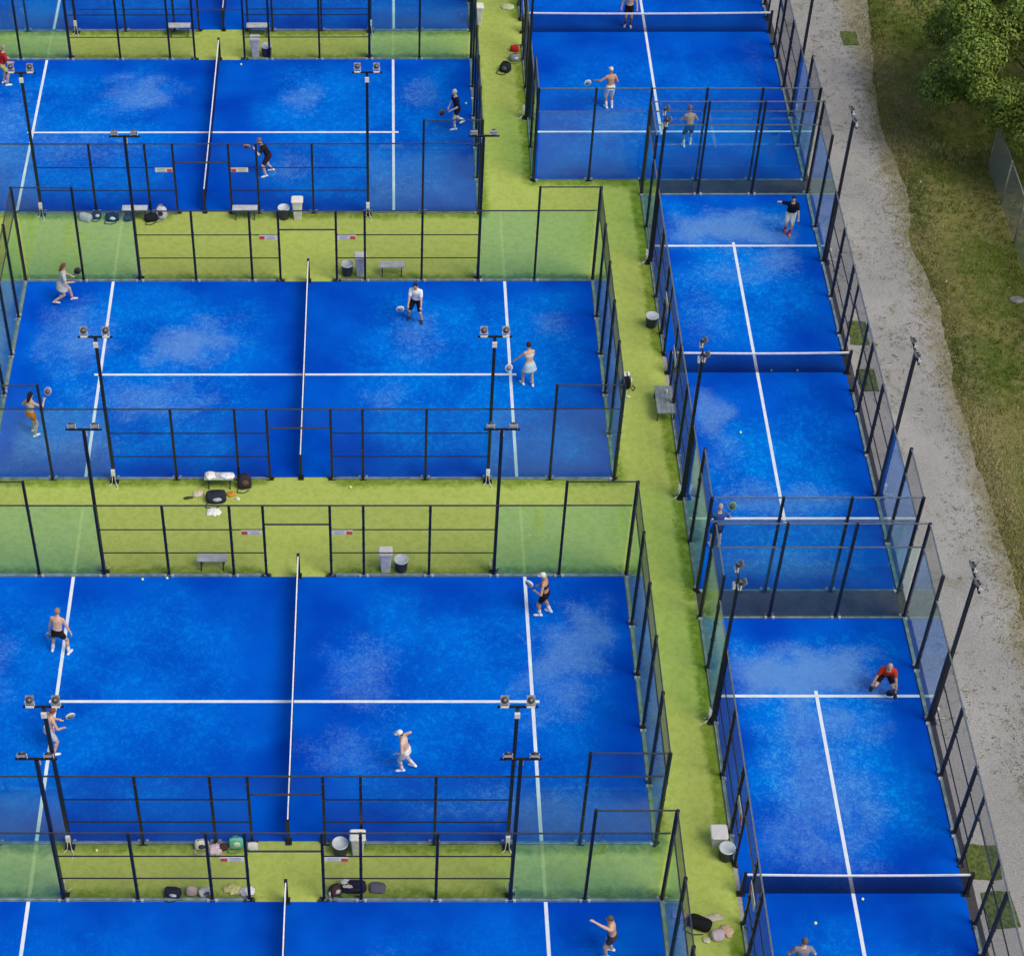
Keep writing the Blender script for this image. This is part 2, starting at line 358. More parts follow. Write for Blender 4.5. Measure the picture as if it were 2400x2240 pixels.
def build_floor(key):
    (cx, cy), hw, rot, words = COURTS[key]
    rng = random.Random(key)
    def fields(X, Y):
        lx, ly = (X, Y) if not rot else (Y, -X)      # local sheet is built directly in its own axes
        return lx, ly
    ox, oy = rng.uniform(0, 50), rng.uniform(0, 50)
    nf = np.vectorize(lambda x, y: noise.noise(Vector((x * .6 + ox, y * .6 + oy, 0))))
    def wear(X, Y):
        d = np.minimum(10 - np.abs(X), hw - np.abs(Y)); n = nf(X, Y)
        return WEARK[key] * sm(0.0, 1.9, d + n * 1.0) * (0.04 + .96 * sm(.6, 3.4, np.abs(X) + n * 1.3))
    def sand(X, Y):
        n = nf(X * 2, Y * 2); s = np.zeros_like(X)
        for (px, py, rx, ry, k, a) in SAND[key]:
            dx, dy = X - px, Y - py
            u = (dx * math.cos(a) + dy * math.sin(a)) / rx; v = (-dx * math.sin(a) + dy * math.cos(a)) / ry
            s = np.maximum(s, k * (1 - sm(.15, 1.45, np.sqrt(u * u + v * v) + n * .55)))
        return s * sm(0.15, .9, hw - np.abs(Y) + n * .4) * sm(.1, .7, 10 - np.abs(X))
    me = grid_sheet('court_surface', -10, 10, -hw, hw, 0.2, M['court'], {'wear': wear, 'sand': sand})
    o = obj('court_surface', me, None, (cx, cy, 0.012), (0, 0, R(90) if rot else 0))
    tag(o, 'blue turf playing surface of the ' + words, 'court surface', kind='structure')
    z = 0.004
    def sheet(x0, x1, y0, y1, zz=z):
        m_ = MB(); m_.add([(x0, y0, zz), (x1, y0, zz), (x1, y1, zz), (x0, y1, zz)], [(0, 1, 2, 3)]); return m_.mesh('line', M['line'])
    for sx in (-1, 1): obj('service_line', sheet(sx * 6.95 - .05, sx * 6.95 + .05, -hw, hw), o)
    for a, b in ((-7.15, -7.0), (-6.9, 6.9), (7.0, 7.15)): obj('center_line', sheet(a, b, -.05, .05), o)
    # low concrete kerb round the court, open at the two doors
    k = MB()
    for s in (-1, 1):
        k.box(*sorted((s * 10.02, s * 10.07)), -hw - .11, hw + .11, 0, .03)
        for a, b in ((-10.02, -1.0), (1.0, 10.02)): k.box(a, b, *sorted((s * (hw + .02), s * (hw + .11))), 0, .05)
    kb = obj('kerb', k.mesh('kerb', M['kerb']), o, (0, 0, -0.008)); return o

_cache = {}
def cached(key, fn):
    if key not in _cache: _cache[key] = fn()
    return _cache[key]
def post_mesh(h, thick, t=.07):
    def f():
        m = MB(); a = .045 if thick else .032
        m.box(-t / 2 * 1.1, t / 2 * 1.1, -a, a, 0, h)
        m.box(-.12, .12, -.07, .07, 0, .012)
        m.mat(1)
        for s in (-1, 1): m.box(*sorted((s * .075, s * .15)), -.09, -.02, .0, .075)
        m.mat(2)
        for z in (.6, 1.3, 2.0, 2.7): m.box(-t / 2 * 1.1 - .012, t / 2 * 1.1 + .012, a, a + .02, z, z + .03)
        return m.mesh('post', M['post'], M['lampdark'] if not thick else M['foot'], M['lampdark'])
    return cached(('post', h, thick), f)
def panel_mesh(w, h, kind):
    def f():
        m = MB()
        if kind == 'glass': m.box(-w / 2 + .05, w / 2 - .05, -.006, .006, 0, h)
        else:
            m.add([(-w / 2, 0, 0), (w / 2, 0, 0), (w / 2, 0, h), (-w / 2, 0, h)], [(0, 1, 2, 3)])
        return m.mesh(kind + '_panel', M['glass' if kind == 'glass' else 'mesh'])
    return cached((kind, round(w, 3), h), f)
def rail_mesh(w, mat_, hgt=.032, d=.036):
    return cached(('rail', round(w, 3), mat_, hgt), lambda: MB().box(-w / 2, w / 2, -d / 2, d / 2, -hgt, 0).mesh('rail', M[mat_]))
def sign_mesh(flip):
    def f():
        s = -1 if flip else 1; m = MB()
        m.box(-.31, .31, -.012, 0, -.09, .09)
        m.mat(1); m.box(*sorted((s * .12, s * .30)), -.016, -.0125, -.088, .05)
        m.mat(2)
        for r_, (a, b) in enumerate(((-.24, .06), (-.24, .02), (-.24, .07))):
            m.box(*sorted((s * a, s * b)), -.015, -.0125, .045 - r_ * .055, .06 - r_ * .055)
        return m.mesh('warning_sign', M['white'], M['red'], M['lampgrey'])
    return cached(('sign', flip), f)

def build_enclosure(key):
    (cx, cy), hw, rot, words = COURTS[key]
    e = thing('court_enclosure', 'black glass and mesh fence round the ' + words, 'court fence', (cx, cy, 0.004), R(90) if rot else 0,
              'glass and mesh court enclosures')
    o_ = .075                          # fence stands just outside the playing surface
    xe, ye = 10 + o_, hw + o_
    pale = 'edge' if rot else 'rail'
    # posts
    for s in (-1, 1):
        rz = 0 if s > 0 else math.pi
        for x in (-10, -8, -6, -4, -2, -1, 1, 2, 4, 6, 8, 10):
            ax = abs(x)
            h = 4.0 if ax >= 8 else (3.0 if ax > 1 else 3.0)
            xx = math.copysign(xe, x) if ax == 10 else x
            obj('post', post_mesh(h, ax > 1), e, (xx, s * ye, 0), (0, 0, rz if ax < 10 else rz + (math.copysign(.785, -x * s))))
    ends = (-3, -1, 1, 3) if hw == 5 else (-1, 1)
    for s in (-1, 1):
        for y in ends: obj('post', post_mesh(4.0, True), e, (s * xe, y, 0), (0, 0, -s * math.pi / 2))
        ed = (-5, -3, -1, 1, 3, 5) if hw == 5 else (-3, -1, 1, 3)
        for a, b in zip(ed[:-1], ed[1:]):
            obj('glass_panel', panel_mesh(2.0, 2.94, 'glass'), e, (s * xe, (a + b) / 2, .05), (0, 0, math.pi / 2))
            obj('mesh_panel', panel_mesh(2.0, .93, 'mesh'), e, (s * xe, (a + b) / 2, 3.03), (0, 0, math.pi / 2))
        obj('rail', rail_mesh(2 * ye, pale), e, (s * xe, 0, 3.03), (0, 0, math.pi / 2))
        obj('rail', rail_mesh(2 * ye, pale, .03), e, (s * xe, 0, 4.0), (0, 0, math.pi / 2))
    # long sides
    for s in (-1, 1):
        y = s * ye; rz = 0 if s > 0 else math.pi
        for sx in (-1, 1):
            for a, b in ((8, 10), (6, 8)):
                obj('glass_panel', panel_mesh(2.0, 2.94, 'glass'), e, (sx * (a + b) / 2, y, .05))
            obj('mesh_panel', panel_mesh(2.0, .93, 'mesh'), e, (sx * 9, y, 3.03))
            obj('rail', rail_mesh(2.1, pale, .03), e, (sx * 9.03, y, 4.0))
            for a, b in ((4, 6), (2, 4), (1, 2)):
                obj('mesh_panel', panel_mesh(b - a, 2.96, 'mesh'), e, (sx * (a + b) / 2, y, .02))
            for z in (1.0, 2.0): obj('rail', rail_mesh(5.0, 'post', .022, .03), e, (sx * 3.5, y, z))
            flip = (sx * s) < 0
            if (key, s) not in (('A', -1), ('B', 1), ('C', 1), ('D', 1), ('R1', 1), ('R2', 1), ('R3', 1), ('R1', -1)): continue
            obj('warning_sign', sign_mesh(flip), e, (sx * 1.37, y + (-.05 if not rot else .05 * s), 1.93), (0, 0, 0 if not rot else math.pi if s > 0 else 0)).scale = (1.25, 1, 1.7) if rot else (1, 1, 1)
        obj('mesh_panel', panel_mesh(2.0, .72, 'mesh'), e, (0, y, 2.24))
        obj('rail', rail_mesh(2.0, 'rail', .04, .04), e, (0, y, 2.23))
        obj('rail', rail_mesh(16.1, 'rail' if not rot else pale, .032, .04), e, (0, y, 3.02))
        obj('rail', rail_mesh(2.0, pale, .03, .036), e, (9, y, 3.025)); obj('rail', rail_mesh(2.0, pale, .03, .036), e, (-9, y, 3.025))
    return e

def build_net(key):
    (cx, cy), hw, rot, words = COURTS[key]
    e = thing('padel_net', 'net with white tape on the ' + words, 'net', (cx, cy, 0.016), R(90) if rot else 0, 'nets across the courts')
    n = 20; m = MB(); t = MB()
    zt = lambda y: .88 + .04 * (y / hw) ** 2
    for i in range(n):
        a, b = -hw + 2 * hw * i / n, -hw + 2 * hw * (i + 1) / n
        m.add([(0, a, .03), (0, b, .03), (0, b, zt(b) - .05), (0, a, zt(a) - .05)], [(0, 1, 2, 3)])
        d = .018
        t.add([(-d, a, zt(a) - .055), (d, a, zt(a) - .055), (d, a, zt(a)), (-d, a, zt(a)), (-d, b, zt(b) - .055), (d, b, zt(b) - .055), (d, b, zt(b)), (-d, b, zt(b))],
              [(0, 1, 5, 4), (1, 2, 6, 5), (2, 3, 7, 6), (3, 0, 4, 7), (0, 3, 2, 1), (4, 5, 6, 7)])
    # net material uses X/Z wires: the sheet is modelled along x then turned
    m2 = MB(); m2.add([(p[1], 0, p[2]) for p in m.v], m.f)
    obj('net_mesh', m2.mesh('net_mesh', M['net']), e, (0, 0, 0), (0, 0, math.pi / 2))
    obj('top_tape', t.mesh('top_tape', M['tape']), e)
    for s in (-1, 1):
        obj('post', MB().box(-.045, .045, -.045, .045, 0, .97).box(-.09, .09, -.12, .12, 0, .015).mesh('netpost', M['post']), e, (0, s * (hw + .02), 0))
    return e

def build_mast(key, lx, s, where):
    (cx, cy), hw, rot, words = COURTS[key]
    y = s * (hw + .16)
    p = Vector((lx, y, 0)); 
    if rot: p = Vector((-y, lx, 0))
    rz = (R(90) if rot else 0) + (math.pi if s > 0 else 0)
    e = thing('floodlight_mast', '%s of the %s' % (where, words), 'floodlight', (cx + p.x, cy + p.y, 0.004), rz, 'floodlight masts beside the courts')
    pm = cached('pole', lambda: MB().box(-.048, .048, -.048, .048, 0, 5.96).box(-.14, .14, -.14, .14, 0, .015).mesh('pole', M['post']))
    obj('pole', pm, e)
    obj('crossarm', cached('arm', lambda: MB().box(-.52, .52, -.025, .025, 5.96, 6.01).mesh('crossarm', M['post'])), e)
    def head():
        m = MB(); tf = Matrix.Translation((0, .06, .20)) @ Matrix.Rotation(R(45), 4, 'X')
        m.box(-.125, .125, -.145, .145, -.03, .03, tf=tf)
        m.mat(1); m.lathe([(.10, .03), (.10, .07), (.085, .085), (.02, .085)], 16, tf=tf)
        m.mat(0); m.lathe([(.05, .086), (.045, .11), (.01, .112)], 12, tf=tf)
        m.mat(2); m.box(-.11, .11, -.13, .13, -.036, -.031, tf=tf)
        m.mat(3); m.box(-.14, -.126, -.02, .02, 0, .2); m.box(.126, .14, -.02, .02, 0, .2); m.box(-.12, .12, -.085, -.04, .0, .05)
        return m.mesh('floodlight', M['lampgrey'], M['lampdark'], M['white'], M['white'])
    for sx in (-1, 1): obj('floodlight', cached('head', head), e, (sx * .33, 0, 6.01)).scale = (.86, .86, .86)
    obj('junction_box', cached('jb', lambda: MB().box(-.07, .07, -.125, -.056, 0, .17).mesh('jb', M['white'])), e, (0, 0, 5.66))
    obj('junction_box', cached('jb2', lambda: MB().box(-.06, .06, -.14, -.055, 0, .22).mesh('jb2', M['white'])), e, (.0, 0, .35))
    cb = MB(); cb.path([(.03, -.06, .35), (.05, -.14, .1), (.12, -.30, .012), (.1, -.42, .012)], .012); cb.path([(-.03, -.06, .35), (-.06, -.16, .06), (-.16, -.26, .012)], .012)
    obj('cable', cached('cable', lambda: cb.mesh('cable', M['white'])), e)
    return e

for key in COURTS:
    build_floor(key); build_enclosure(key); build_net(key)
WH = {(-1, -1): 'floodlight mast at the near left', (1, -1): 'floodlight mast at the near right',
      (-1, 1): 'floodlight mast at the far left', (1, 1): 'floodlight mast at the far right'}
for key in ('A0', 'A', 'B', 'C', 'D'):
    for lx in (-1, 1):
        for s in (-1, 1):
            if key == 'A0' and s > 0 or key == 'D' and s < 0: continue
            build_mast(key, lx * 6, s, WH[(lx, s)])
for key in ('R1', 'R2', 'R3'):
    for lx in (-1, 1):
        for s in (-1, 1):
            if (key == 'R1' and lx > 0) or (key == 'R3' and lx < 0): continue
            build_mast(key, lx * 6, s, WH[(-s, lx)])

# ---------------------------------------------------------------- ground
me = grid_sheet('ground', -400, 400, -300, 500, 100, M['grass'], {}, -0.05)
tag(obj('ground', me), 'dry green and straw coloured meadow ground', 'ground', kind='structure')
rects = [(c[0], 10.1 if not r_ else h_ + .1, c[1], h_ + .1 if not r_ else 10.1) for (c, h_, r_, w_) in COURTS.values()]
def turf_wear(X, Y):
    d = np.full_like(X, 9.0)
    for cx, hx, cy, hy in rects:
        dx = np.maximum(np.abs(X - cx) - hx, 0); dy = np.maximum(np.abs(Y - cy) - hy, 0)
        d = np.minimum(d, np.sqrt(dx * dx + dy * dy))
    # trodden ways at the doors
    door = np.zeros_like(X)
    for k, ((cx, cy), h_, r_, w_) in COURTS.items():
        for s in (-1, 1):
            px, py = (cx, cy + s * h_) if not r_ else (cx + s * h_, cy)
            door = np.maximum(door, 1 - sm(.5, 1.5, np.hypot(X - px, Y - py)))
    # turf beside the right hand wall is darker than beside the left hand one
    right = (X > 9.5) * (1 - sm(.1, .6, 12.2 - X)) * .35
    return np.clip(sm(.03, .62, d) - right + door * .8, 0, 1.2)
TX1 = 18.45
def cutx(X, Y): return X, Y
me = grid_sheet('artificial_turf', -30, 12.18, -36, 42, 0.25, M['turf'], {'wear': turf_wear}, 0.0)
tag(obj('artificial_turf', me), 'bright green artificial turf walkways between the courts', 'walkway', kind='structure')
def gweed(X, Y):
    f = np.vectorize(lambda x, y: noise.noise(Vector((x * .35, y * .22, 3.3))) + .5 * noise.noise(Vector((x * .9, y * .9, 1.3))))(X, Y)
    return np.clip(.45 + f * .9 + .35 * sm(20.6, 22.3, X) + .25 * sm(8, 14, Y) - .2 * sm(18.9, 18.3, X), 0, 1)
edge = [(-40, 21.7), (-22, 21.9), (-12, 21.9), (-9, 22.05), (-4.6, 21.9), (-.5, 21.85), (3.5, 22.15), (7, 21.7), (10.3, 22.15), (14.4, 21.8), (18, 22.1), (23.5, 22.75), (45, 23.5)]
def gwarp(X, Y):
    ex = np.interp(Y, [e[0] for e in edge], [e[1] for e in edge])
    nz = np.vectorize(lambda y: .12 * noise.noise(Vector((y * .6, 0, 0))) + .07 * noise.noise(Vector((y * 1.9, 5, 0))))(Y)
    t = (X - 18.0) / 4.0
    return np.where(t > 0, 18.0 + t * (ex + nz - 18.0), X), Y
me = grid_sheet('gravel_path', 12.18, 22.0, -40, 45, 0.2, M['gravel'], {'weed': gweed, 'edge': lambda X, Y: sm(20.6, 22.0, X)}, -0.004, warp=gwarp)
tag(obj('gravel_path', me), 'grey gravel track strewn with weeds beside the right column of courts', 'path', kind='structure')
def asph(x0, x1, y0, y1, lab):
    me = grid_sheet('asphalt_strip', x0, x1, y0, y1, .5, M['asphalt'], {}, 0.001)
    tag(obj('asphalt_strip', me), lab, 'pavement', kind='structure')
asph(12.2, 18.55, 10.0, 11.12, 'dark asphalt strip between the wide and the middle right court')
asph(12.2, 18.55, -11.2, -9.9, 'dark asphalt strip between the two narrow right courts')
asph(18.25, 18.58, -31.3, -11.2, 'dark edging strip outside the bottom right court'); asph(18.25, 18.58, -9.9, 10.0, 'dark edging strip outside the middle right court')
asph(18.25, 18.58, 11.12, 31.2, 'dark edging strip outside the wide top right court')

# offcuts of green turf lying on the gravel
for i, (x, y, w, d, lab) in enumerate(((21.55, 20.6, .62, .95, 'small green turf square lying alone on the gravel near the top'),
        (19.05, 2.15, .62, 1.25, 'green turf mat outside the middle right court, upper one'), (18.98, -.3, .6, 1.1, 'green turf mat outside the middle right court, lower one'),
        (19.0, -20.1, .9, 1.15, 'green turf mat outside the bottom right court, upper one'), (19.15, -21.65, .8, 1.15, 'green turf mat outside the bottom right court, lower one'))):
    m = MB(); n = 8; top = []
    rr = random.Random(i)
    ring = [(a * w / 2, b * d / 2) for a, b in ((-1, -1), (-.3, -1), (.4, -1), (1, -1), (1, -.3), (1, .4), (1, 1), (.3, 1), (-.4, 1), (-1, 1), (-1, .3), (-1, -.4))]
    ring = [(a + rr.uniform(-.03, .03), b + rr.uniform(-.03, .03)) for a, b in ring]
    m.loft([[(a, b, 0) for a, b in ring], [(a, b, .025) for a, b in ring]], smooth=False)
    o = obj('turf_mat', m.mesh('turf_mat', mat('turf_offcut_%d' % i, (0.075, 0.105, 0.022), 0.95, var=.45, vscale=9)), None, (x, y, 0.0), (0, 0, rr.uniform(-.06, .06)))
    tag(o, lab, 'turf mat', 'green turf mats on the gravel')

# fallen leaves and weed tufts on the gravel: nobody could count them
def leaf_cloud(name, pts, size, mats, seed, flat=.5, per=5, spread=.05):
    rr = random.Random(seed); m = MB()
    for (x, y, k) in pts:
        m.mat(rr.randrange(len(mats)))
        for _ in range(per):
            a = rr.uniform(0, 6.28); s_ = size * k * rr.uniform(.6, 1.3); t = rr.uniform(0, flat)
            dx, dy = math.cos(a) * s_, math.sin(a) * s_; px, py = x + rr.gauss(0, spread), y + rr.gauss(0, spread)
            wx, wy = -dy * .35, dx * .35; h = s_ * t
            m.add([(px - wx, py - wy, .004), (px + dx, py + dy, .006 + h), (px + wx, py + wy, .004), (px - dx * .7, py - dy * .7, .006 + h * .7)], [(0, 1, 2, 3)])
    return m.mesh(name, *mats)
rr = random.Random(3); pts = []
while len(pts) < 3600:
    x = rr.uniform(18.7, 22.6); y = rr.uniform(-24, 24.5)
    dens = noise.noise(Vector((x * .5, y * .3, 7.7))) + .35 * (x - 20) / 2 + (.35 if x > 21.1 else 0) + (.22 if y > 5 else -.12)
    if dens > rr.uniform(-.35, .75): pts.append((x, y, rr.uniform(.5, 1.25)))
wm = [mat('weed_green', (.11, .125, .05), .9), mat('dead_leaf', (.11, .09, .065), .9), mat('weed_olive', (.15, .155, .075), .9)]
tag(obj('gravel_weeds', leaf_cloud('gravel_weeds', pts, .034, wm, 6, spread=.06)), 'low weeds and fallen leaves strewn over the grey gravel', 'weeds', kind='stuff')
pts = []
while len(pts) < 15000:
    x = rr.uniform(21.9, 31); y = rr.uniform(-24, 26)
    ex = np.interp(y, [e[0] for e in edge], [e[1] for e in edge])
    if x > ex + rr.uniform(-.5, .3): pts.append((x, y, rr.uniform(.6, 1.4)))
fringe = []
for _ in range(8000):
    y = rr.uniform(-24, 26); ex = np.interp(y, [e[0] for e in edge], [e[1] for e in edge]); fringe.append((ex + rr.gauss(.0, .42), y, rr.uniform(.4, 1.1)))
def tufts():
    rr = random.Random(11); m = MB()
    for q, (x, y, k) in enumerate(pts + fringe):
        f = noise.noise(Vector((x * .28, y * .28, 1.0))); m.mat(min(3, max(0, int((f + .35) * 4 + rr.uniform(-.6, .6)) + (q >= len(pts) and rr.random() < .6))))
        for _ in range(5):
            a = rr.uniform(0, 6.28); h = rr.uniform(.05, .16) * k; l = rr.uniform(.02, .10)
            px, py = x + rr.gauss(0, .06), y + rr.gauss(0, .06); wx, wy = math.sin(a) * .012, -math.cos(a) * .012
            m.add([(px - wx, py - wy, -.05), (px + wx, py + wy, -.05), (px + math.cos(a) * l, py + math.sin(a) * l, -.05 + h)], [(0, 1, 2)])
    return m.mesh('meadow_grass', *[mat('grass_blade_%d' % i, c, .8, spec=.2) for i, c in enumerate(((.06, .11, .010), (.12, .16, .02), (.22, .21, .06), (.36, .32, .14)))])
tag(obj('meadow_grass', tufts()), 'uncut green and straw coloured grass on the verge', 'grass', kind='stuff')
pts = [(rr.uniform(22.5, 28), rr.uniform(-20, 20), rr.uniform(.5, 1)) for _ in range(60)]
tag(obj('meadow_flowers', leaf_cloud('flowers', pts, .035, [mat('white_flower', (.7, .72, .6), .8)], 9, 1.5, 3, .02)), 'scattered small white flowers in the verge grass', 'flowers', kind='stuff')
m = MB(); m.ball((0, 0, 0), .27, .22, .05, n=12, k=6)
for i, v in enumerate(m.v): m.v[i] = tuple(Vector(v) * (1 + .18 * noise.noise(Vector(v) * 4)))
tag(obj('stone_slab', m.mesh('stone', M['stone']), None, (24.9, 4.0, -.03)), 'pale flat stone lying in the grass of the verge', 'stone')

# chain link fence at the right
def chain_fence():
    e = thing('chain_link_fence', 'low galvanised chain link fence under the tree at the right edge', 'fence', (25.45, 0, -.05))
    ys = [11.86, 9.52, 7.18, 4.84, 2.5, .16]
    for y in ys:
        obj('post', MB().tube((0, y, 0), (0, y, 1.95), .035).mesh('fpost', M['wood']), e)
    for a, b in zip(ys[:-1], ys[1:]):
        obj('mesh_panel', MB().add([(0, a, .03), (0, b, .03), (0, b, 1.9), (0, a, 1.9)], [(0, 1, 2, 3)]).mesh('fpanel', M['chain']), e)
    obj('top_rail', MB().tube((0, ys[0], 1.92), (0, ys[-1], 1.92), .018).mesh('ftop', M['foot']), e)
chain_fence()

# tree
def build_tree(name, label, cx, cy, r, h, seed, n=15000):
    rr = random.Random(seed); e = thing(name, label, 'tree', (cx, cy, -.05))
    t = MB(); knots = []
    t.tube((0, 0, 0), (.1, .05, h * .4), .26, .18, 10)
    for i in range(9):
        a = i * 2.4; q = Vector((.1, .05, h * (.25 + .03 * i))); rad = r * rr.uniform(.35, .75)
        p1 = Vector((math.cos(a) * rad * .5, math.sin(a) * rad * .5, h * rr.uniform(.4, .55)))
        p2 = Vector((math.cos(a) * rad, math.sin(a) * rad, h * rr.uniform(.5, .8)))
        t.tube(q, p1, .10, .06, 7); t.tube(p1, p2, .06, .02, 6)
    obj('trunk', t.mesh('trunk', M['bark']), e)
    clumps = []
    for i in range(95):
        a = rr.uniform(0, 6.28); ph = math.asin(rr.uniform(-.45, 1)); k = rr.choice((.6, .8, .95, 1.08)) * rr.uniform(.92, 1.05)
        clumps.append((Vector((math.cos(a) * math.cos(ph) * r * k, math.sin(a) * math.cos(ph) * r * k, h * .52 + math.sin(ph) * h * .46 * k)), rr.uniform(.4, 1.0) * r * .23))
    m = MB()
    for i in range(n):
        c, cr = clumps[rr.randrange(len(clumps))]
        d = Vector((rr.gauss(0, 1), rr.gauss(0, 1), rr.gauss(0, 1))).normalized(); p = c + d * cr * rr.uniform(.55, 1.0) ** .6
        if p.z < .25: continue
        nrm = (d + Vector((rr.gauss(0, .5), rr.gauss(0, .5), rr.gauss(.4, .5)))).normalized()
        u = nrm.orthogonal().normalized(); u = Matrix.Rotation(rr.uniform(0, 6.28), 3, nrm) @ u; v = nrm.cross(u); s_ = rr.uniform(.05, .10)
        m.mat(rr.randrange(3))
        m.add([p - u * s_, p - v * s_ * .5, p + u * s_, p + v * s_ * .5], [(0, 1, 2, 3)])
    obj('crown', m.mesh('crown', *[mat('leaf_%d_%s' % (i, name), c, .6, spec=.35) for i, c in enumerate(((.13, .20, .02), (.20, .27, .035), (.08, .14, .016)))]), e)
build_tree('broadleaf_tree', 'dense dark green leafy tree beside the verge', 28.2, 14.1, 5.1, 6.2, 5, 105000)

# ---------------------------------------------------------------- people
SKIN = {'light': (0.62, 0.40, 0.29), 'tan': (0.50, 0.29, 0.18), 'pale': (0.70, 0.50, 0.40)}
eye_m = mat('dark_eye', (0.03, 0.02, 0.02), .4)
def ik(a, b, l1, l2, pole):
    """middle joint of a two-bone chain from a to b bending towards pole"""
    a, b = Vector(a), Vector(b); d = b - a; L = min(d.length, (l1 + l2) * .999); d.normalize(); b = a + d * L
    x = (l1 * l1 - l2 * l2 + L * L) / (2 * L); h = math.sqrt(max(l1 * l1 - x * x, 0))
    p = Vector(pole); p = (p - d * p.dot(d)).normalized(); return a + d * x + p * h, b
def ring(c, u, v, rx, ry, n=16): return [c + u * (rx * math.cos(2 * math.pi * i / n)) + v * (ry * math.sin(2 * math.pi * i / n)) for i in range(n)]

def person(label, x, y, face, hip=.92, lean=8, side=0, feet=((-.13, 0, 0), (.13, .05, 0)), hands=((-.3, .2, .85), (.3, .25, .95)), look=0, nod=15,
           skin='light', top=None, sleeves=True, bottom=(.02, .02, .02), legs=.55, skirt=False, shoes=(.86, .86, .84), socks=None, hair=(.10, .06, .03), long_hair=False, cap=None,
           racket=None, rk_dir=(0, .3, 1), scale=1.0, bra=None, toes=None, group=None):
    e = thing('person', label, 'person', (x, y, .016), R(face))
    S = MB(); up = Vector((math.sin(R(side)), math.sin(R(lean)) * math.cos(R(side)), math.cos(R(lean)) * math.cos(R(side)))).normalized()
    rt = (Vector((1, 0, 0)) - up * up.x).normalized(); fw = up.cross(rt)
    H = Vector((0, -.45 * math.sin(R(lean)) * (.5 if lean > 20 else .2), hip)); NB = H + up * .52
    T = [(H - up * .06, .145, .105), (H + up * .04, .160, .115), (H + up * .16, .140, .100), (H + up * .27, .150, .105), (H + up * .39, .180, .118), (H + up * .455, .178, .098), (H + up * .505, .11, .078), (NB + up * .02, .055, .055)]
    female = skirt or bra or long_hair
    k = .9 if female else 1.0
    S.loft([ring(c, rt, fw, rx * k, ry * k) for c, rx, ry in T])
    hd = (Matrix.Rotation(R(nod), 3, 'X').transposed() @ Vector((0, 0, 1)))
    hup = (up * .5 + Vector((0, math.sin(R(nod)), math.cos(R(nod)))) * .8).normalized()
    S.cap(NB - up * .02, NB + up * .06 + hup * .03, .056, .052)
    HC = NB + up * .05 + hup * .14
    lf = Matrix.Rotation(R(look), 3, 'Z') @ Vector((0, 1, 0)); hr = lf.cross(hup).normalized(); hf = hup.cross(hr).normalized()
    B = Matrix((hr, hf, hup)).transposed()
    S.ball(HC, .074, .092, .112, B); S.ball(HC + hf * .03 - hup * .06, .055, .06, .055, B)
    S.ball(HC + hf * .092 - hup * .01, .014, .02, .028, B)
    for s in (-1, 1): S.ball(HC + hr * s * .076 - hup * .005, .010, .02, .03, B)
    legs_j = []
    for i, s in enumerate((-1, 1)):
        hj = H + rt * (s * .088) - up * .03; f = Vector(feet[i]); an = f + Vector((0, -.02, .085))
        kn, an = ik(hj, an, .43, .42, (f.x * .35 + s * .12, 1, .12)); legs_j.append((hj, kn, an))
        S.cap(hj, kn, .094 * (k if female else 1), .061); S.cap(kn, an, .060, .040); S.ball(kn.lerp(an, .28) + Vector((0, -.02, 0)), .050, .052, .09)
    arms_j = []
    for i, s in enumerate((-1, 1)):
        sh = NB - up * .080 + rt * (s * .172 * k); hn = Vector(hands[i])
        el, wr = ik(sh, hn, .285, .255, (s * .9, -.8, -.5)); arms_j.append((sh, el, wr))
        S.cap(NB - up * .03, sh + up * .012, .052 * k, .055 * k); S.cap(sh, el, .055 * k, .042 * k); S.cap(el, wr, .043 * k, .029 * k)
        d = (wr - el).normalized(); q = d.orthogonal().normalized(); q = (Vector((0, 0, 1)) - d * d.z); q = q.normalized() if q.length > .1 else d.orthogonal().normalized(); sd_ = d.cross(q).normalized()
        pc = wr + d * .045; S.ball(pc, .040, .018, .052, Matrix((sd_, q, d)).transposed())
        for fi, (o_, ln) in enumerate(((-.030, .055), (-.010, .068), (.010, .064), (.030, .050))):
            b0 = wr + d * .082 + sd_ * o_; b1 = b0 + d * ln * .55 - q * ln * .15; b2 = b1 + d * ln * .2 - q * ln * .45
            S.cap(b0, b1, .0095, .009, 8); S.cap(b1, b2, .009, .008, 8)
        t0 = wr + d * .03 - sd_ * s * .035; S.cap(t0, t0 + d * .04 - sd_ * s * .022, .012, .010, 8)
    body = bake(S.mesh('body', M_skin(skin)), [('REMESH', dict(mode='VOXEL', voxel_size=.0125, use_smooth_shade=True)), ('SMOOTH', dict(factor=.5, iterations=2))])
    body.materials.append(eye_m)
    bm = bmesh.new(); bm.from_mesh(body)
    for s in (-1, 1):
        r_ = bmesh.ops.create_icosphere(bm, subdivisions=1, radius=.011, matrix=Matrix.Translation(HC + hf * .086 + hr * s * .030 + hup * .012))
        for v in r_['verts']:
            for f_ in v.link_faces: f_.material_index = 1
    r_ = bmesh.ops.create_cube(bm, size=1, matrix=Matrix.Translation(HC + hf * .085 - hup * .055) @ Matrix.Diagonal((.04, .012, .008, 1)))
    for v in r_['verts']:
        for f_ in v.link_faces: f_.material_index = 1
    bm.to_mesh(body); bm.free()
    obj('body', body, e)
    def cloth(name, mb, col, vox=.016):
        return obj(name, bake(mb.mesh(name, fab(col)), [('REMESH', dict(mode='VOXEL', voxel_size=vox, use_smooth_shade=True)), ('SMOOTH', dict(factor=.5, iterations=2))]), e)
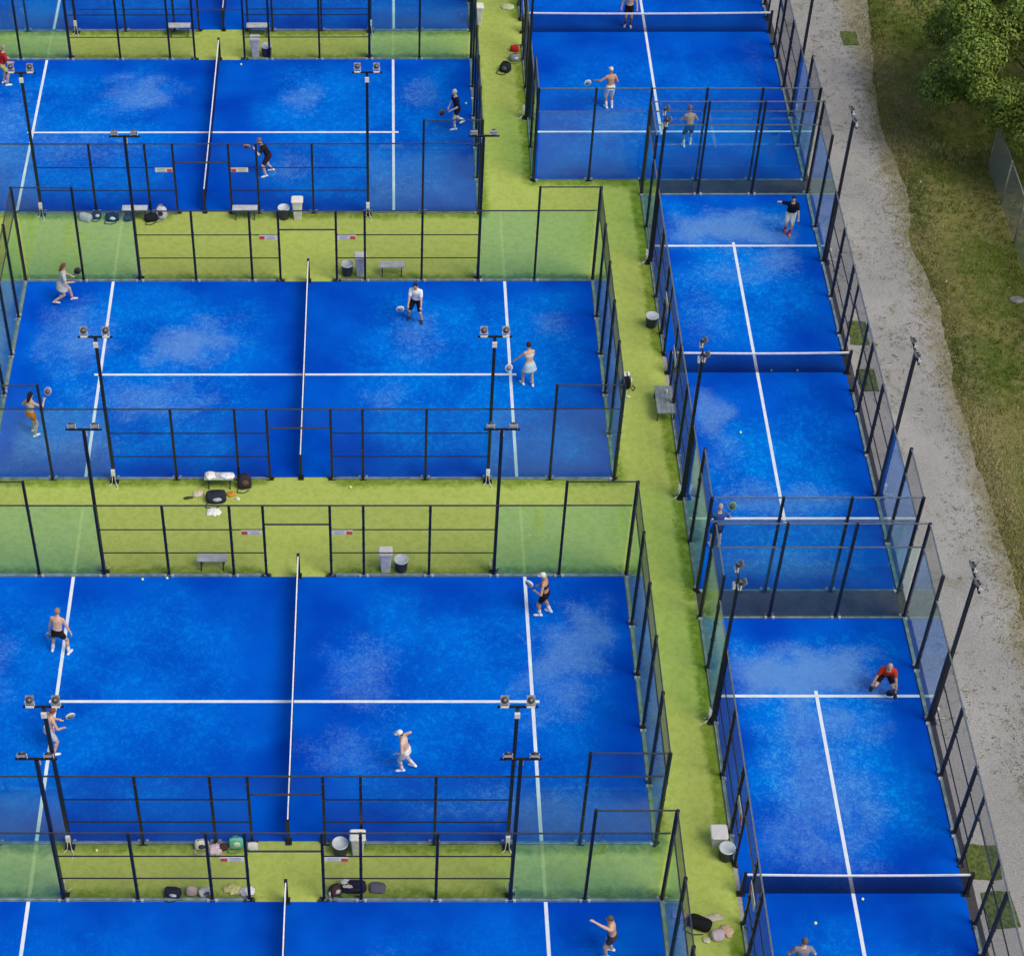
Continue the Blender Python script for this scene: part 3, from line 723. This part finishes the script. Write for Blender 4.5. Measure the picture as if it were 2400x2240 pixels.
    if top:
        c = MB(); g_ = .018
        rows = T[1:8] if not bra else T[3:6]
        c.loft([ring(p, rt, fw, rx * k + g_, ry * k + g_) for p, rx, ry in rows[:-1]] + ([ring(NB - up * .02, rt, fw, .085, .08)] if not bra else []))
        if not bra:
            for s, (sh, el, wr) in zip((-1, 1), arms_j):
                if sleeves: c.cap(NB - up * .04, sh, .07, .07); c.cap(sh, sh.lerp(el, .62), .074, .068)
                else: c.ball(sh, .07, .065, .05)
        cloth('shirt' if not bra else 'crop_top', c, top)
    if bottom:
        c = MB(); c.loft([ring(p, rt, fw, rx * k + .02, ry * k + .02) for p, rx, ry in ((H - up * .10, .14, .11), T[0], T[1], (H + up * .10, .145, .105))])
        if skirt: c.loft([ring(H + up * .08, rt, fw, .15, .12), ring(H - Vector((0, 0, .02)), rt, fw, .20, .17), ring(H - Vector((0, 0, .26)), rt, fw, .27, .23)])
        else:
            for hj, kn, an in legs_j: c.cap(hj, hj.lerp(kn, legs), .112, .088 if legs > .3 else .1)
        cloth('skirt' if skirt else 'shorts', c, bottom)
    for i, (hj, kn, an) in enumerate(legs_j):
        f = an - Vector((0, -.02, .085)); a = R(toes[i]) if toes else R((-12, 12)[1 - i])
        dr = Vector((-math.sin(a), math.cos(a), 0)); c = MB(); z0 = f.z
        q = Matrix((dr.cross(Vector((0, 0, 1))), dr, Vector((0, 0, 1)))).transposed()
        o_ = Vector((an.x, an.y, z0))
        prof = [(-.085, .030, .055), (-.05, .042, .085), (0, .043, .095), (.06, .046, .072), (.12, .050, .052), (.17, .040, .040), (.195, .018, .025)]
        c.loft([[o_ + q @ Vector((w * math.cos(2 * math.pi * j / 12), yy, hh / 2 + hh / 2 * math.sin(2 * math.pi * j / 12))) for j in range(12)] for yy, w, hh in prof])
        obj('shoe', c.mesh('shoe', fab(shoes, .6)), e)
        if socks: obj('sock', MB().cap(an.lerp(kn, .02), an.lerp(kn, .42), .044, .052).mesh('sock', fab(socks)), e)
    if hair and not cap:
        c = MB(); c.ball(HC - hf * .016 + hup * .022, .084, .096, .106, B)
        if long_hair:
            c.cap(HC - hf * .06 + hup * .02, HC - hf * .12 - hup * .20, .07, .045); c.cap(HC - hf * .05, HC - hf * .08 - hup * .16, .075, .05)
        cloth('hair', c, hair, .012)
    if cap:
        c = MB(); c.ball(HC - hf * .008 + hup * .045, .086, .102, .082, B)
        c.loft([[HC + hup * (.045 + dz) + hf * (.05 + .13 * math.sin(math.pi * j / 9)) + hr * (.082 * math.cos(math.pi * j / 9)) for j in range(10)] for dz in (-.008, .008)])
        obj('cap', c.mesh('cap', fab(cap)), e)
        if hair: obj('hair', MB().ball(HC - hf * .03 - hup * .01, .078, .075, .07, B).mesh('hair', fab(hair)), e)
    if racket is not None:
        i, col, lab = racket; sh, el, wr = arms_j[i]; d = (wr - el).normalized(); hp = wr + d * .07
        rz = Matrix.Rotation(R(face), 3, 'Z'); wp = Vector((x, y, .016)) + rz @ hp
        z = (rz @ Vector(rk_dir)).normalized(); xx = z.cross(Vector((.35, .9, .2))).normalized(); yy = z.cross(xx)
        r = thing('padel_racket', lab, 'racket', wp)
        r.rotation_euler = Matrix((xx, yy, z)).transposed().to_euler()
        m = MB(); n = 22
        def ov(sc, w, l): return [Vector((w * math.cos(2 * math.pi * j / n) * sc, 0, .27 + l * math.sin(2 * math.pi * j / n) * sc)) for j in range(n)]
        m.loft([[p + Vector((0, t, 0)) for p in ov(sc, .125, .145)] for sc, t in ((.94, -.019), (1, -.012), (1, .012), (.94, .019))])
        m.mat(1); m.loft([[p + Vector((0, t, 0)) for p in ov(sc, .09, .105)] for sc, t in ((1, -.0205), (1, .0205))])
        obj('racket_head', m.mesh('racket_head', fab(col, .5), fab(tuple(c * .45 for c in col), .5)), r)
        obj('handle', MB().cap((0, 0, -.06), (0, 0, .13), .017, .015).mesh('handle', fab((.05, .05, .05))), r)
    if scale != 1: e.scale = (scale,) * 3
    return e
_sk = {}
def M_skin(k):
    if k not in _sk: _sk[k] = mat('skin_' + k, SKIN[k], .55, spec=.35, var=.06, vscale=9)
    return _sk[k]
WHT = (.78, .79, .77); BLK = (.012, .012, .016)
person('player in red shirt and yellow shorts at the left frame edge', -12.32, 17.38, -60, lean=14, top=(.38, .02, .025), bottom=(.55, .50, .15), skin='light', hair=(.35, .28, .2), hands=((-.25, .3, 1.0), (.2, .35, 1.0)))
person('grey haired player in navy shirt lunging beside the far wall', 5.45, 14.38, 110, hip=.92, lean=10, feet=((-.10, .12, 0), (.06, -.30, .16)), top=(.010, .014, .05), bottom=(.03, .015, .03), hair=(.55, .55, .56), skin='pale',
       hands=((-.16, .30, .95), (.12, .28, .92)), racket=(1, (.10, .10, .12), 'dark racket held by the grey haired player in navy'), rk_dir=(0, .8, -.4), legs=.45, socks=(.7, .72, .72), toes=(-10, 20))
person('player in black top stooping beside the net post', -1.76, 11.42, 100, hip=.86, lean=26, feet=((-.18, .06, 0), (.16, -.24, 0)), top=BLK, bottom=(.035, .015, .03), hair=(.20, .13, .09), skin='pale', hands=((-.12, .40, 1.22), (.10, .22, .90)), nod=25,
       racket=(0, (.45, .30, .32), 'racket raised by the player in the black top'), rk_dir=(0, .8, .3), legs=.75)
person('player in pale grey kit running left of the service line', -8.55, 3.85, -80, hip=.88, lean=14, feet=((-.10, .30, 0), (.10, -.32, .10)), top=(.46, .47, .46), bottom=(.46, .46, .48), skirt=True, hair=(.16, .08, .04), long_hair=True, skin='light',
       hands=((-.12, .34, 1.05), (.18, .34, .98)), racket=(0, (.07, .07, .05), 'dark racket carried by the running player in grey'), rk_dir=(0, .7, .7), shoes=(.60, .50, .55))
person('woman with long dark hair and orange shorts swinging', -8.85, -2.95, -35, hip=.92, lean=12, feet=((-.12, .12, 0), (.12, -.05, 0)), top=(.58, .55, .52), bra=True, bottom=(.62, .13, .02), legs=.4, hair=(.02, .014, .014), long_hair=True, skin='light',
       hands=((-.32, .2, .95), (.30, .40, 1.35)), racket=(1, (.40, .36, .50), 'lilac racket raised by the woman in orange shorts'), rk_dir=(.2, .5, .8))
person('player in loose white shirt and black shorts waiting', 3.78, 2.90, 165, hip=.88, lean=10, feet=((-.22, .08, 0), (.24, .0, 0)), top=(.82, .82, .80), bottom=BLK, hair=(.03, .02, .02), skin='light', legs=.8, shoes=(.02, .04, .09),
       hands=((-.26, .34, .80), (.20, .40, .78)), racket=(1, (.70, .72, .76), 'white racket held by the player in the white shirt'), rk_dir=(.95, .3, -.25), nod=25)
person('woman in light blue skirt with her racket low at left', 7.52, -.52, 20, hip=.92, lean=14, feet=((-.16, .10, 0), (.12, -.08, 0)), top=(.66, .66, .70), bra=True, bottom=(.46, .62, .72), skirt=True, hair=(.05, .025, .015), skin='light',
       hands=((-.42, .32, .92), (.10, .38, .98)), racket=(0, (.62, .68, .74), 'pale racket pointing down to the service line end'), rk_dir=(-.55, -.1, -.8))
person('player in white cap and black shorts beside the service line', 7.50, -10.95, 70, hip=.92, lean=8, feet=((-.12, .10, 0), (.14, -.14, 0)), top=BLK, bra=True, bottom=BLK, legs=.62, cap=(.76, .76, .66), hair=(.6, .45, .2), skin='tan', socks=(.75, .75, .75),
       hands=((-.20, .26, 1.10), (.14, .24, 1.05)), racket=(0, (.74, .78, .78), 'white racket of the player in black shorts and white cap'), rk_dir=(.0, .55, .8), nod=25)
person('shirtless player in black shorts standing on the left service line', -6.95, -12.48, -15, hip=.90, lean=20, feet=((-.26, .0, 0), (.26, .0, 0)), bottom=BLK, legs=.5, hair=(.34, .22, .14), skin='light',
       hands=((-.34, .12, .72), (.38, .12, .72)), racket=(0, (.60, .62, .60), 'white racket hanging beside the shirtless player in black'), rk_dir=(-.1, .1, -1), socks=(.72, .74, .72))
person('shirtless red haired player in white shorts behind the mast', -6.80, -16.16, -60, hip=.88, lean=18, feet=((-.26, .1, 0), (.26, -.05, 0)), bottom=(.52, .54, .56), legs=.7, hair=(.24, .07, .03), skin='light', nod=30,
       hands=((-.08, .36, 1.0), (.18, .36, .90)), racket=(0, (.66, .68, .58), 'cream racket held out by the red haired player'), rk_dir=(.1, .95, .15))
person('shirtless player in white cap and short white shorts', 3.28, -16.93, 78, hip=.91, lean=12, feet=((-.06, .10, 0), (.14, -.20, .05)), bottom=(.82, .81, .76), legs=.55, cap=(.80, .82, .82), hair=(.05, .03, .02), skin='pale', nod=38,
       hands=((-.20, .22, .92), (.06, .12, 1.45)), racket=(1, (.05, .05, .05), 'black racket of the capped player in short white shorts'), rk_dir=(.2, -.4, -.6), socks=(.74, .74, .74))
person('shirtless player with arm stretched out at the bottom edge', 8.60, -23.05, 85, hip=.92, lean=10, feet=((-.12, .1, 0), (.12, -.05, 0)), bottom=(.05, .05, .07), legs=.5, hair=(.12, .10, .08), skin='light',
       hands=((-.15, .60, 1.72), (.20, .08, .85)), racket=(1, (.55, .66, .72), 'pale blue racket at the bottom edge of the left court'), rk_dir=(.4, -.3, -.6))
person('shirtless blond player in black shorts behind the top net', 12.62, 21.5, 175, hip=.92, lean=4, feet=((-.10, 0, 0), (.10, -.05, 0)), bottom=BLK, legs=.5, hair=(.45, .36, .18), skin='light', socks=(.45, .10, .16), hands=((-.32, .05, .85), (.32, .05, .85)))
person('shirtless player in white cap and long white shorts', 11.42, 15.75, 15, hip=.92, lean=6, feet=((-.10, 0, 0), (.12, -.02, 0)), bottom=(.74, .74, .70), legs=.95, cap=(.62, .66, .72), hair=(.4, .3, .15), skin='tan', socks=(.74, .76, .8),
       hands=((-.52, .28, 1.12), (.16, .22, 1.0)), racket=(0, (.55, .68, .74), 'pale racket of the player in long white shorts'), rk_dir=(-.8, .1, -.3))
person('shirtless hunched player in navy shorts behind the near glass', 14.22, 13.2, 5, hip=.88, lean=22, feet=((-.14, -.05, 0), (.14, .10, 0)), bottom=(.012, .03, .09), legs=.85, hair=(.28, .12, .10), skin='tan', socks=(.66, .7, .74), hands=((-.22, .34, 1.0), (.22, .34, 1.0)), nod=35)
person('player in black shirt white shorts and red socks', 17.35, 7.78, 170, hip=.90, lean=12, feet=((-.06, .10, 0), (.10, -.10, 0)), top=(.010, .012, .022), bottom=(.74, .73, .62), legs=.7, hair=(.04, .025, .02), skin='light', socks=(.55, .06, .05), shoes=(.60, .10, .07),
       hands=((-.28, .22, .82), (.50, .15, 1.42)), toes=(0, 0))
person('player in blue shirt seen through the left glass wall', 12.98, -8.1, 0, hip=.92, lean=8, top=(.03, .10, .34), bottom=(.015, .02, .08), legs=.8, hair=(.5, .38, .30), skin='light', hands=((-.25, .28, .95), (.34, .36, 1.05)),
       racket=(1, (.20, .34, .22), 'green racket of the player in the blue shirt'), rk_dir=(.4, .3, .7))
person('player in red shirt crouching behind the service line', 17.25, -13.98, 168, hip=.66, lean=30, feet=((-.36, .10, 0), (.30, -.02, 0)), top=(.60, .05, .02), bottom=(.03, .01, .012), legs=.65, hair=(.45, .34, .22), skin='light', shoes=(.02, .025, .05), nod=12,
       hands=((-.34, .28, .50), (.36, .28, .52)), racket=(0, (.05, .04, .09), 'dark racket hanging from the crouching player in red'), rk_dir=(.5, 0, -.8))
person('player in grey shirt cut by the bottom frame edge', 13.40, -23.80, 0, hip=.92, lean=8, top=(.22, .22, .26), bottom=(.05, .05, .08), hair=(.15, .10, .08), skin='light', hands=((-.30, .22, .92), (.26, .25, 1.0)))

# ---------------------------------------------------------------- tennis balls
for i, (x, y, z, lab) in enumerate(((-3.05, 18.72, 0, 'near the far net post of the second left court'), (5.87, 15.98, 0, 'nearer the navy player, lower one'), (6.11, 16.33, 0, 'close to the far right glass, upper one'),
        (15.79, .15, 0, 'left one below the middle right net'), (16.67, .15, 0, 'right one below the middle right net'), (14.39, -2.93, 0, 'alone left of the middle right center line'),
        (15.52, -21.33, 0, 'beside the center line below the bottom right net'), (13.66, -23.4, 1.95, 'in the air above the grey shirted player'), (-4.75, -9.55, 0, 'left one at the foot of the fourth left court fence'), (-4.0, -9.5, 0, 'right one at the foot of the fourth left court fence'),
        (-5.2, -19.75, 0, 'on the green walkway left of the white bags'), (1.6, -5.5, 0, 'on the turf right of the third left net'))):
    tag(obj('tennis_ball', cached('ball', lambda: MB().ball((0, 0, 0), .042, n=16, k=10).mesh('ball', M['ball'])), None, (x, y, .05 + z)), 'tennis ball ' + lab, 'ball', 'tennis balls')

# ---------------------------------------------------------------- bins, barrels, benches
def white_bin(x, y, lab, rz=0, sc=(1, 1, 1)):
    e = thing('waste_bin', lab, 'bin', (x, y, 0), rz, 'white tapered waste bins'); e.scale = sc
    def f():
        m = MB()
        r = lambda a, b, z: [Vector((sx * a, sy * b, z)) for sx, sy in ((-1, -.8), (-.8, -1), (.8, -1), (1, -.8), (1, .8), (.8, 1), (-.8, 1), (-1, .8))]
        m.loft([r(.135, .135, 0), r(.16, .15, .3), r(.19, .17, .78)], smooth=False); return m.mesh('bin_body', M['dirtywhite'])
    obj('body', cached('wb', f), e)
    def l():
        m = MB(); r = lambda a, b, z: [Vector((sx * a, sy * b, z)) for sx, sy in ((-1, -.8), (-.8, -1), (.8, -1), (1, -.8), (1, .8), (.8, 1), (-.8, 1), (-1, .8))]
        m.loft([r(.215, .19, .775), r(.22, .195, .83), r(.19, .17, .86)], smooth=False); return m.mesh('bin_lid', M['white'])
    obj('lid', cached('wl', l), e)
def barrel(x, y, lab, lid=True):
    e = thing('barrel', lab, 'barrel', (x, y, 0), 0, 'black barrels with pale tops')
    obj('body', cached('bb', lambda: MB().lathe([(.15, 0), (.18, .03), (.195, .15), (.185, .17), (.205, .3), (.20, .32), (.21, .42), (.215, .44), (.21, .45)], 26).mesh('barrel_body', M['barrel'])), e)
    obj('lid', cached('bl', lambda: MB().lathe([(.22, .44), (.227, .455), (.222, .475), (.20, .475), (.195, .462), (.02, .465)], 26).mesh('barrel_lid', M['lid'])), e)
def bench(x, y, lab, rz=0, m_='bench', w=.92, d=.34):
    e = thing('bench', lab, 'bench', (x, y, 0), rz, 'low benches beside the court fences')
    s = MB()
    for k in range(4): s.box(-w / 2, w / 2, -d / 2 + k * d / 4 + .004, -d / 2 + (k + 1) * d / 4 - .004, .42, .455)
    obj('seat', s.mesh('seat', M[m_]), e)
    for sx in (-1, 1):
        obj('leg', MB().box(sx * (w / 2 - .12) - .02, sx * (w / 2 - .12) + .02, -d / 2 + .02, -d / 2 + .06, 0, .42).box(sx * (w / 2 - .12) - .02, sx * (w / 2 - .12) + .02, d / 2 - .06, d / 2 - .02, 0, .42).box(sx * (w / 2 - .12) - .02, sx * (w / 2 - .12) + .02, -d / 2 + .06, d / 2 - .06, .38, .419).mesh('leg', M['rail']), e)
white_bin(-2.50, 19.42, 'white waste bin beside the barrel behind the second left court'); barrel(-2.05, 19.42, 'black barrel with pale lid beside the bin behind the second left court')
barrel(-1.0, 8.72, 'black barrel left of the bin between the second and third left courts'); white_bin(-.50, 8.72, 'white bin right of the barrel between the second and third left courts')
barrel(1.36, 5.42, 'black barrel just behind the far fence of the third left court'); white_bin(1.83, 5.42, 'white bin right of the barrel behind the third left court far fence')
white_bin(2.72, -9.1, 'white bin left of the barrel behind the fourth left court'); barrel(3.2, -9.1, 'black barrel right of the bin behind the fourth left court')
barrel(1.48, -19.8, 'pale topped barrel between the fourth and bottom left courts'); white_bin(1.96, -19.8, 'white bin right of the barrel between fourth and bottom left courts')
barrel(11.93, 2.55, 'pale topped barrel alone on the long green walkway'); barrel(12.0, -19.95, 'pale topped barrel beside the square bin at bottom right')
white_bin(11.83, -19.45, 'square white bin behind the barrel at the bottom right walkway', R(90), (1.15, 1.2, .62)); white_bin(6.50, 21.75, 'white bin at the right corner of the cropped top left court')
bench(-5.65, 20.95, 'pale bench left of the door of the cropped top left court'); bench(-2.45, 20.95, 'pale bench right of the door of the cropped top left court')
bench(-6.45, 8.72, 'pale bench left of the door below the second left court'); bench(-2.42, 8.72, 'pale bench right of the door below the second left court')
bench(2.95, 5.42, 'pale bench behind the far fence of the third left court'); bench(-2.6, -5.40, 'pale bench piled with white towels below the third left court')
bench(-2.62, -9.0, 'pale bench behind the far fence of the fourth left court')
bench(11.98, -1.75, 'grey bench with a bottle on the long green walkway', R(90), 'benchgrey', 1.35, .62)

# ---------------------------------------------------------------- bags, towels, clothes
def crumple(me, amp, f, seed):
    for v in me.vertices:
        n = noise.noise_vector(v.co * f + Vector((seed, seed * 2, 0))); v.co += n * amp
    return me
def bag(kind, lab, x, y, col, w=.5, d=.28, h=.3, rz=0, z=0.0, patch=None, strap=True):
    name = {'backpack': 'backpack', 'sports': 'sports_bag', 'tote': 'tote_bag'}[kind]
    e = thing(name, lab, 'bag', (x, y, z), R(rz), 'bags left beside the courts')
    m = MB(); n = 20
    def sup(a, b, zz): return [Vector((a * math.copysign(abs(math.cos(2 * math.pi * i / n)) ** .6, math.cos(2 * math.pi * i / n)), b * math.copysign(abs(math.sin(2 * math.pi * i / n)) ** .6, math.sin(2 * math.pi * i / n)), zz)) for i in range(n)]
    if kind == 'sports': prof = [(.46, .42, 0), (.5, .5, .08), (.5, .5, .5), (.49, .44, .8), (.42, .25, .97), (.3, .08, 1)]
    elif kind == 'backpack': prof = [(.44, .42, 0), (.5, .5, .1), (.5, .48, .45), (.45, .42, .75), (.32, .3, .93), (.12, .12, 1)]
    else: prof = [(.42, .4, 0), (.5, .5, .3), (.48, .4, .7), (.44, .18, 1)]
    m.loft([sup(a * w, b * d, c * h) for a, b, c in prof])
    obj('body', crumple(bake(m.mesh('bag_body', fab(col)), [('SUBSURF', dict(levels=1, render_levels=1))]), .018, 7, x), e)
    if patch:
        obj('pocket', crumple(MB().ball((w * .05, -d * .36, h * .55), w * .26, d * .2, h * .24).mesh('pocket', fab(patch)), .01, 9, y), e)
    if strap:
        s = MB(); s.path([(-w * .25, -d * .1, h * .8), (-w * .2, -d * .05, h * 1.12), (w * .1, 0, h * 1.2), (w * .25, d * .1, h * .85)], .014)
        s.path([(-w * .4, -d * .4, h * .3), (-w * .55, -d * .75, .02), (-w * .1, -d * .9, .02), (w * .3, -d * .6, .03)], .014)
        obj('strap', s.mesh('strap', fab(tuple(c * .5 + .01 for c in col))), e)
    return e
def towel(lab, x, y, col, w=.5, d=.35, h=.10, rz=0, z=0.0, cat='towel', name='towel', seed=1):
    m = MB(); nx, ny = 18, 14; vs = []; fs = []
    for j in range(ny + 1):
        for i in range(nx + 1):
            u, v = i / nx - .5, j / ny - .5; r = math.sqrt(u * u + v * v) * 2
            wob = 1 + .28 * noise.noise(Vector((math.cos(math.atan2(v, u)) * 1.3, math.sin(math.atan2(v, u)) * 1.3, seed * 3.1)))
            e_ = max(0, 1 - max(abs(u), abs(v)) * 2) ** .5
            q_ = max(abs(u), abs(v)) * 2; k_ = (q_ / r if r > 1e-6 else 1) * .75 + .25
            wob *= k_ * (1 + .22 * noise.noise(Vector((u * 6, v * 6, seed * 1.7))))
            vs.append((u * w * wob, v * d * wob, .012 + h * e_ * (.6 + .7 * abs(noise.noise(Vector((u * 5, v * 5, seed)))) + .3 * noise.noise(Vector((u * 11, v * 11, seed))))))
    for j in range(ny):
        for i in range(nx): a = j * (nx + 1) + i; fs.append((a, a + 1, a + nx + 2, a + nx + 1))
    m.add(vs, fs, True); me = bake(m.mesh(name, fab(col)), [('SOLIDIFY', dict(thickness=.012, offset=0.0))])
    return tag(obj(name, me, None, (x, y, z), (0, 0, R(rz))), lab, cat, 'towels and clothes left beside the courts')
# below the second left court
bag('sports', 'pale grey bag, leftmost of the row below the second left court', -8.28, 8.62, (.46, .45, .42), .5, .34, .26, -25, strap=False)
bag('backpack', 'small dark bag with white patch beside the pale grey bag', -7.88, 8.74, (.03, .03, .045), .36, .28, .30, 10, patch=(.6, .6, .62))
bag('sports', 'black bag with a round white patch left of the bench', -7.30, 8.62, (.012, .02, .028), .52, .34, .28, 0, patch=(.62, .68, .66))
bag('tote', 'dark crate shaped bag with pale rim under the bench end', -6.72, 8.58, (.04, .05, .055), .34, .26, .22, 0, strap=False)
bag('sports', 'black sports bag leaning on the white backpack', -5.86, 8.60, (.012, .014, .018), .50, .32, .26, 15)
bag('backpack', 'white and lilac backpack standing right of the left bench', -5.50, 8.75, (.52, .53, .60), .42, .36, .50, -15, patch=(.03, .03, .08))
# below the third left court
towel('white towel on the left half of the bench below the third court', -2.88, -5.40, (.80, .79, .74), .36, .34, .14, 10, .455, seed=2)
towel('white towel on the right half of the bench below the third court', -2.33, -5.42, (.76, .78, .82), .44, .32, .10, -8, .455, seed=4)
bag('backpack', 'black and brown backpack leaning beside the towel bench', -1.80, -5.42, (.035, .030, .04), .46, .36, .52, 5, patch=(.12, .08, .06))
bag('sports', 'big black bag lying open on the green walkway', -2.68, -6.02, (.025, .030, .045), .66, .46, .34, 5, patch=(.42, .42, .50))
towel('crumpled white towel in front of the big black bag', -2.74, -6.60, (.84, .85, .83), .50, .34, .12, 0, seed=7)
towel('beige hooded jacket lying left of the big black bag', -3.28, -5.78, (.60, .52, .42), .34, .26, .12, 30, cat='jacket', name='jacket', seed=8)
towel('dark jacket sleeve lying left of the beige jacket', -3.58, -5.95, (.05, .06, .03), .30, .12, .05, 10, cat='jacket', name='jacket', seed=12)
towel('orange shirt lying behind the big black bag', -2.22, -5.78, (.55, .25, .04), .26, .24, .09, 20, cat='shirt', name='folded_shirt', seed=9)
towel('small white cloth right of the orange shirt', -2.0, -5.98, (.72, .75, .62), .18, .12, .05, -40, cat='cloth', name='cloth', seed=10)
# between the fourth and bottom left courts
bag('tote', 'white round bag, leftmost on the walkway below the fourth court', -2.32, -19.62, (.66, .65, .60), .40, .30, .34, 0, patch=(.06, .05, .04))
towel('pale pink shirt hanging between the white and green bags', -1.95, -19.72, (.64, .54, .60), .40, .36, .30, 0, cat='shirt', name='folded_shirt', seed=14)
bag('sports', 'small dark red bag beside the pale pink shirt', -1.74, -19.66, (.07, .03, .03), .24, .2, .18, 20, strap=False)
bag('tote', 'round mint green bag on the walkway below the fourth court', -1.38, -19.60, (.14, .50, .36), .42, .26, .44, 0, patch=(.60, .72, .50))
bag('tote', 'small white bag right of the mint green bag', -.92, -19.66, (.70, .69, .65), .32, .24, .28, 0, strap=False)
bag('sports', 'black and navy bag, leftmost along the bottom court fence', -3.0, -21.18, (.02, .022, .05), .46, .3, .28, -10, patch=(.50, .50, .55))
bag('tote', 'beige cone shaped bag along the bottom court fence', -2.50, -21.15, (.50, .40, .32), .32, .26, .36, 0, strap=False)
bag('tote', 'white bag with dark logo beside the beige bag', -2.15, -21.15, (.58, .58, .60), .36, .26, .26, 20, patch=(.10, .10, .12), strap=False)
towel('pale yellow towel along the bottom court fence', -1.42, -21.02, (.62, .62, .26), .46, .34, .14, -15, seed=15)
towel('white towel overlapping the pale yellow towel', -1.02, -21.10, (.64, .63, .66), .44, .32, .14, 10, z=.02, seed=16)
bag('sports', 'black sports bag beside the bottom court door', 1.85, -21.0, (.025, .020, .035), .72, .34, .34, 0, patch=(.05, .04, .06))
bag('backpack', 'dark brown backpack with white bottle beside the bottom court door', 1.36, -21.12, (.07, .035, .03), .34, .3, .36, 30, patch=(.6, .55, .52))
towel('round white sun hat on the black bag by the bottom door', 1.62, -20.95, (.74, .75, .72), .24, .24, .12, 0, .30, cat='hat', name='sun_hat', seed=18)
towel('white socks in front of the black bag by the bottom door', 1.70, -21.12, (.70, .66, .62), .26, .10, .05, 0, .30, cat='socks', name='sock', seed=19)
bag('tote', 'grey folding cushion right of the black sports bag', 2.50, -20.98, (.12, .12, .16), .46, .40, .16, -8, strap=False)
# long walkway
bag('backpack', 'black backpack leaning on the right wall of the third court', 10.80, -.62, (.012, .014, .016), .32, .36, .52, 80, patch=(.7, .7, .68))
towel('white towel on the black backpack by the third court wall', 10.78, -.54, (.84, .85, .80), .26, .30, .14, 10, .44, seed=21)
towel('small cream cloth below the black backpack by the third wall', 10.84, -1.12, (.72, .74, .50), .18, .10, .05, -30, cat='cloth', name='cloth', seed=22)
bag('sports', 'small red bag beside the fence of the wide court', 7.92, 19.75, (.50, .02, .03), .36, .26, .24, 0, strap=False)
bag('sports', 'grey and silver bag below the red bag', 7.90, 19.1, (.22, .25, .26), .44, .36, .26, 10, patch=(.55, .57, .64))
bag('backpack', 'black backpack lying below the silver bag', 7.50, 18.35, (.02, .026, .030), .46, .46, .36, -25, patch=(.10, .11, .12))
towel('pale yellow sun hat near the top edge of the walkway', 7.78, 22.95, (.58, .62, .36), .50, .40, .16, 0, cat='hat', name='sun_hat', seed=23)
bag('sports', 'black bag in the heap on the bottom right walkway', 11.06, -22.15, (.012, .013, .012), .66, .40, .30, -25)
towel('cream trousers above the black bag in the bottom heap', 11.38, -21.95, (.56, .50, .40), .62, .24, .10, 12, cat='trousers', name='trousers', seed=24)
towel('pinkish white shirt at the left end of the bottom heap', 10.55, -21.84, (.60, .50, .46), .42, .30, .16, -20, cat='shirt', name='folded_shirt', seed=25)
towel('beige sleeve cloth across the left of the bottom heap', 10.78, -21.84, (.58, .46, .28), .34, .14, .10, -10, cat='cloth', name='cloth', seed=26)
bag('tote', 'pale grey tote bag at the right end of the bottom heap', 11.50, -22.50, (.56, .47, .50), .36, .40, .22, 15, strap=False)
towel('peach towel at the far right of the bottom heap', 11.76, -22.32, (.60, .44, .30), .40, .30, .12, -50, seed=27)
towel('cream cloth below the black bag in the bottom heap', 11.2, -22.62, (.56, .55, .38), .22, .20, .10, 0, cat='cloth', name='cloth', seed=28)
def bottle(x, y, z, lab, col=(.72, .75, .78)):
    e = thing('water_bottle', lab, 'bottle', (x, y, z))
    obj('body', MB().lathe([(.03, 0), (.038, .01), (.038, .16), (.015, .20)], 14).mesh('bottle', fab(col, .3)), e)
    obj('screw_cap', MB().lathe([(.017, .20), (.017, .225), (.01, .23)], 12).mesh('bottlecap', fab((.1, .2, .5), .4)), e)
bottle(12.05, -1.45, .455, 'white water bottle standing on the grey walkway bench')
bottle(1.22, -21.22, 0, 'white bottle beside the brown backpack at the bottom door')
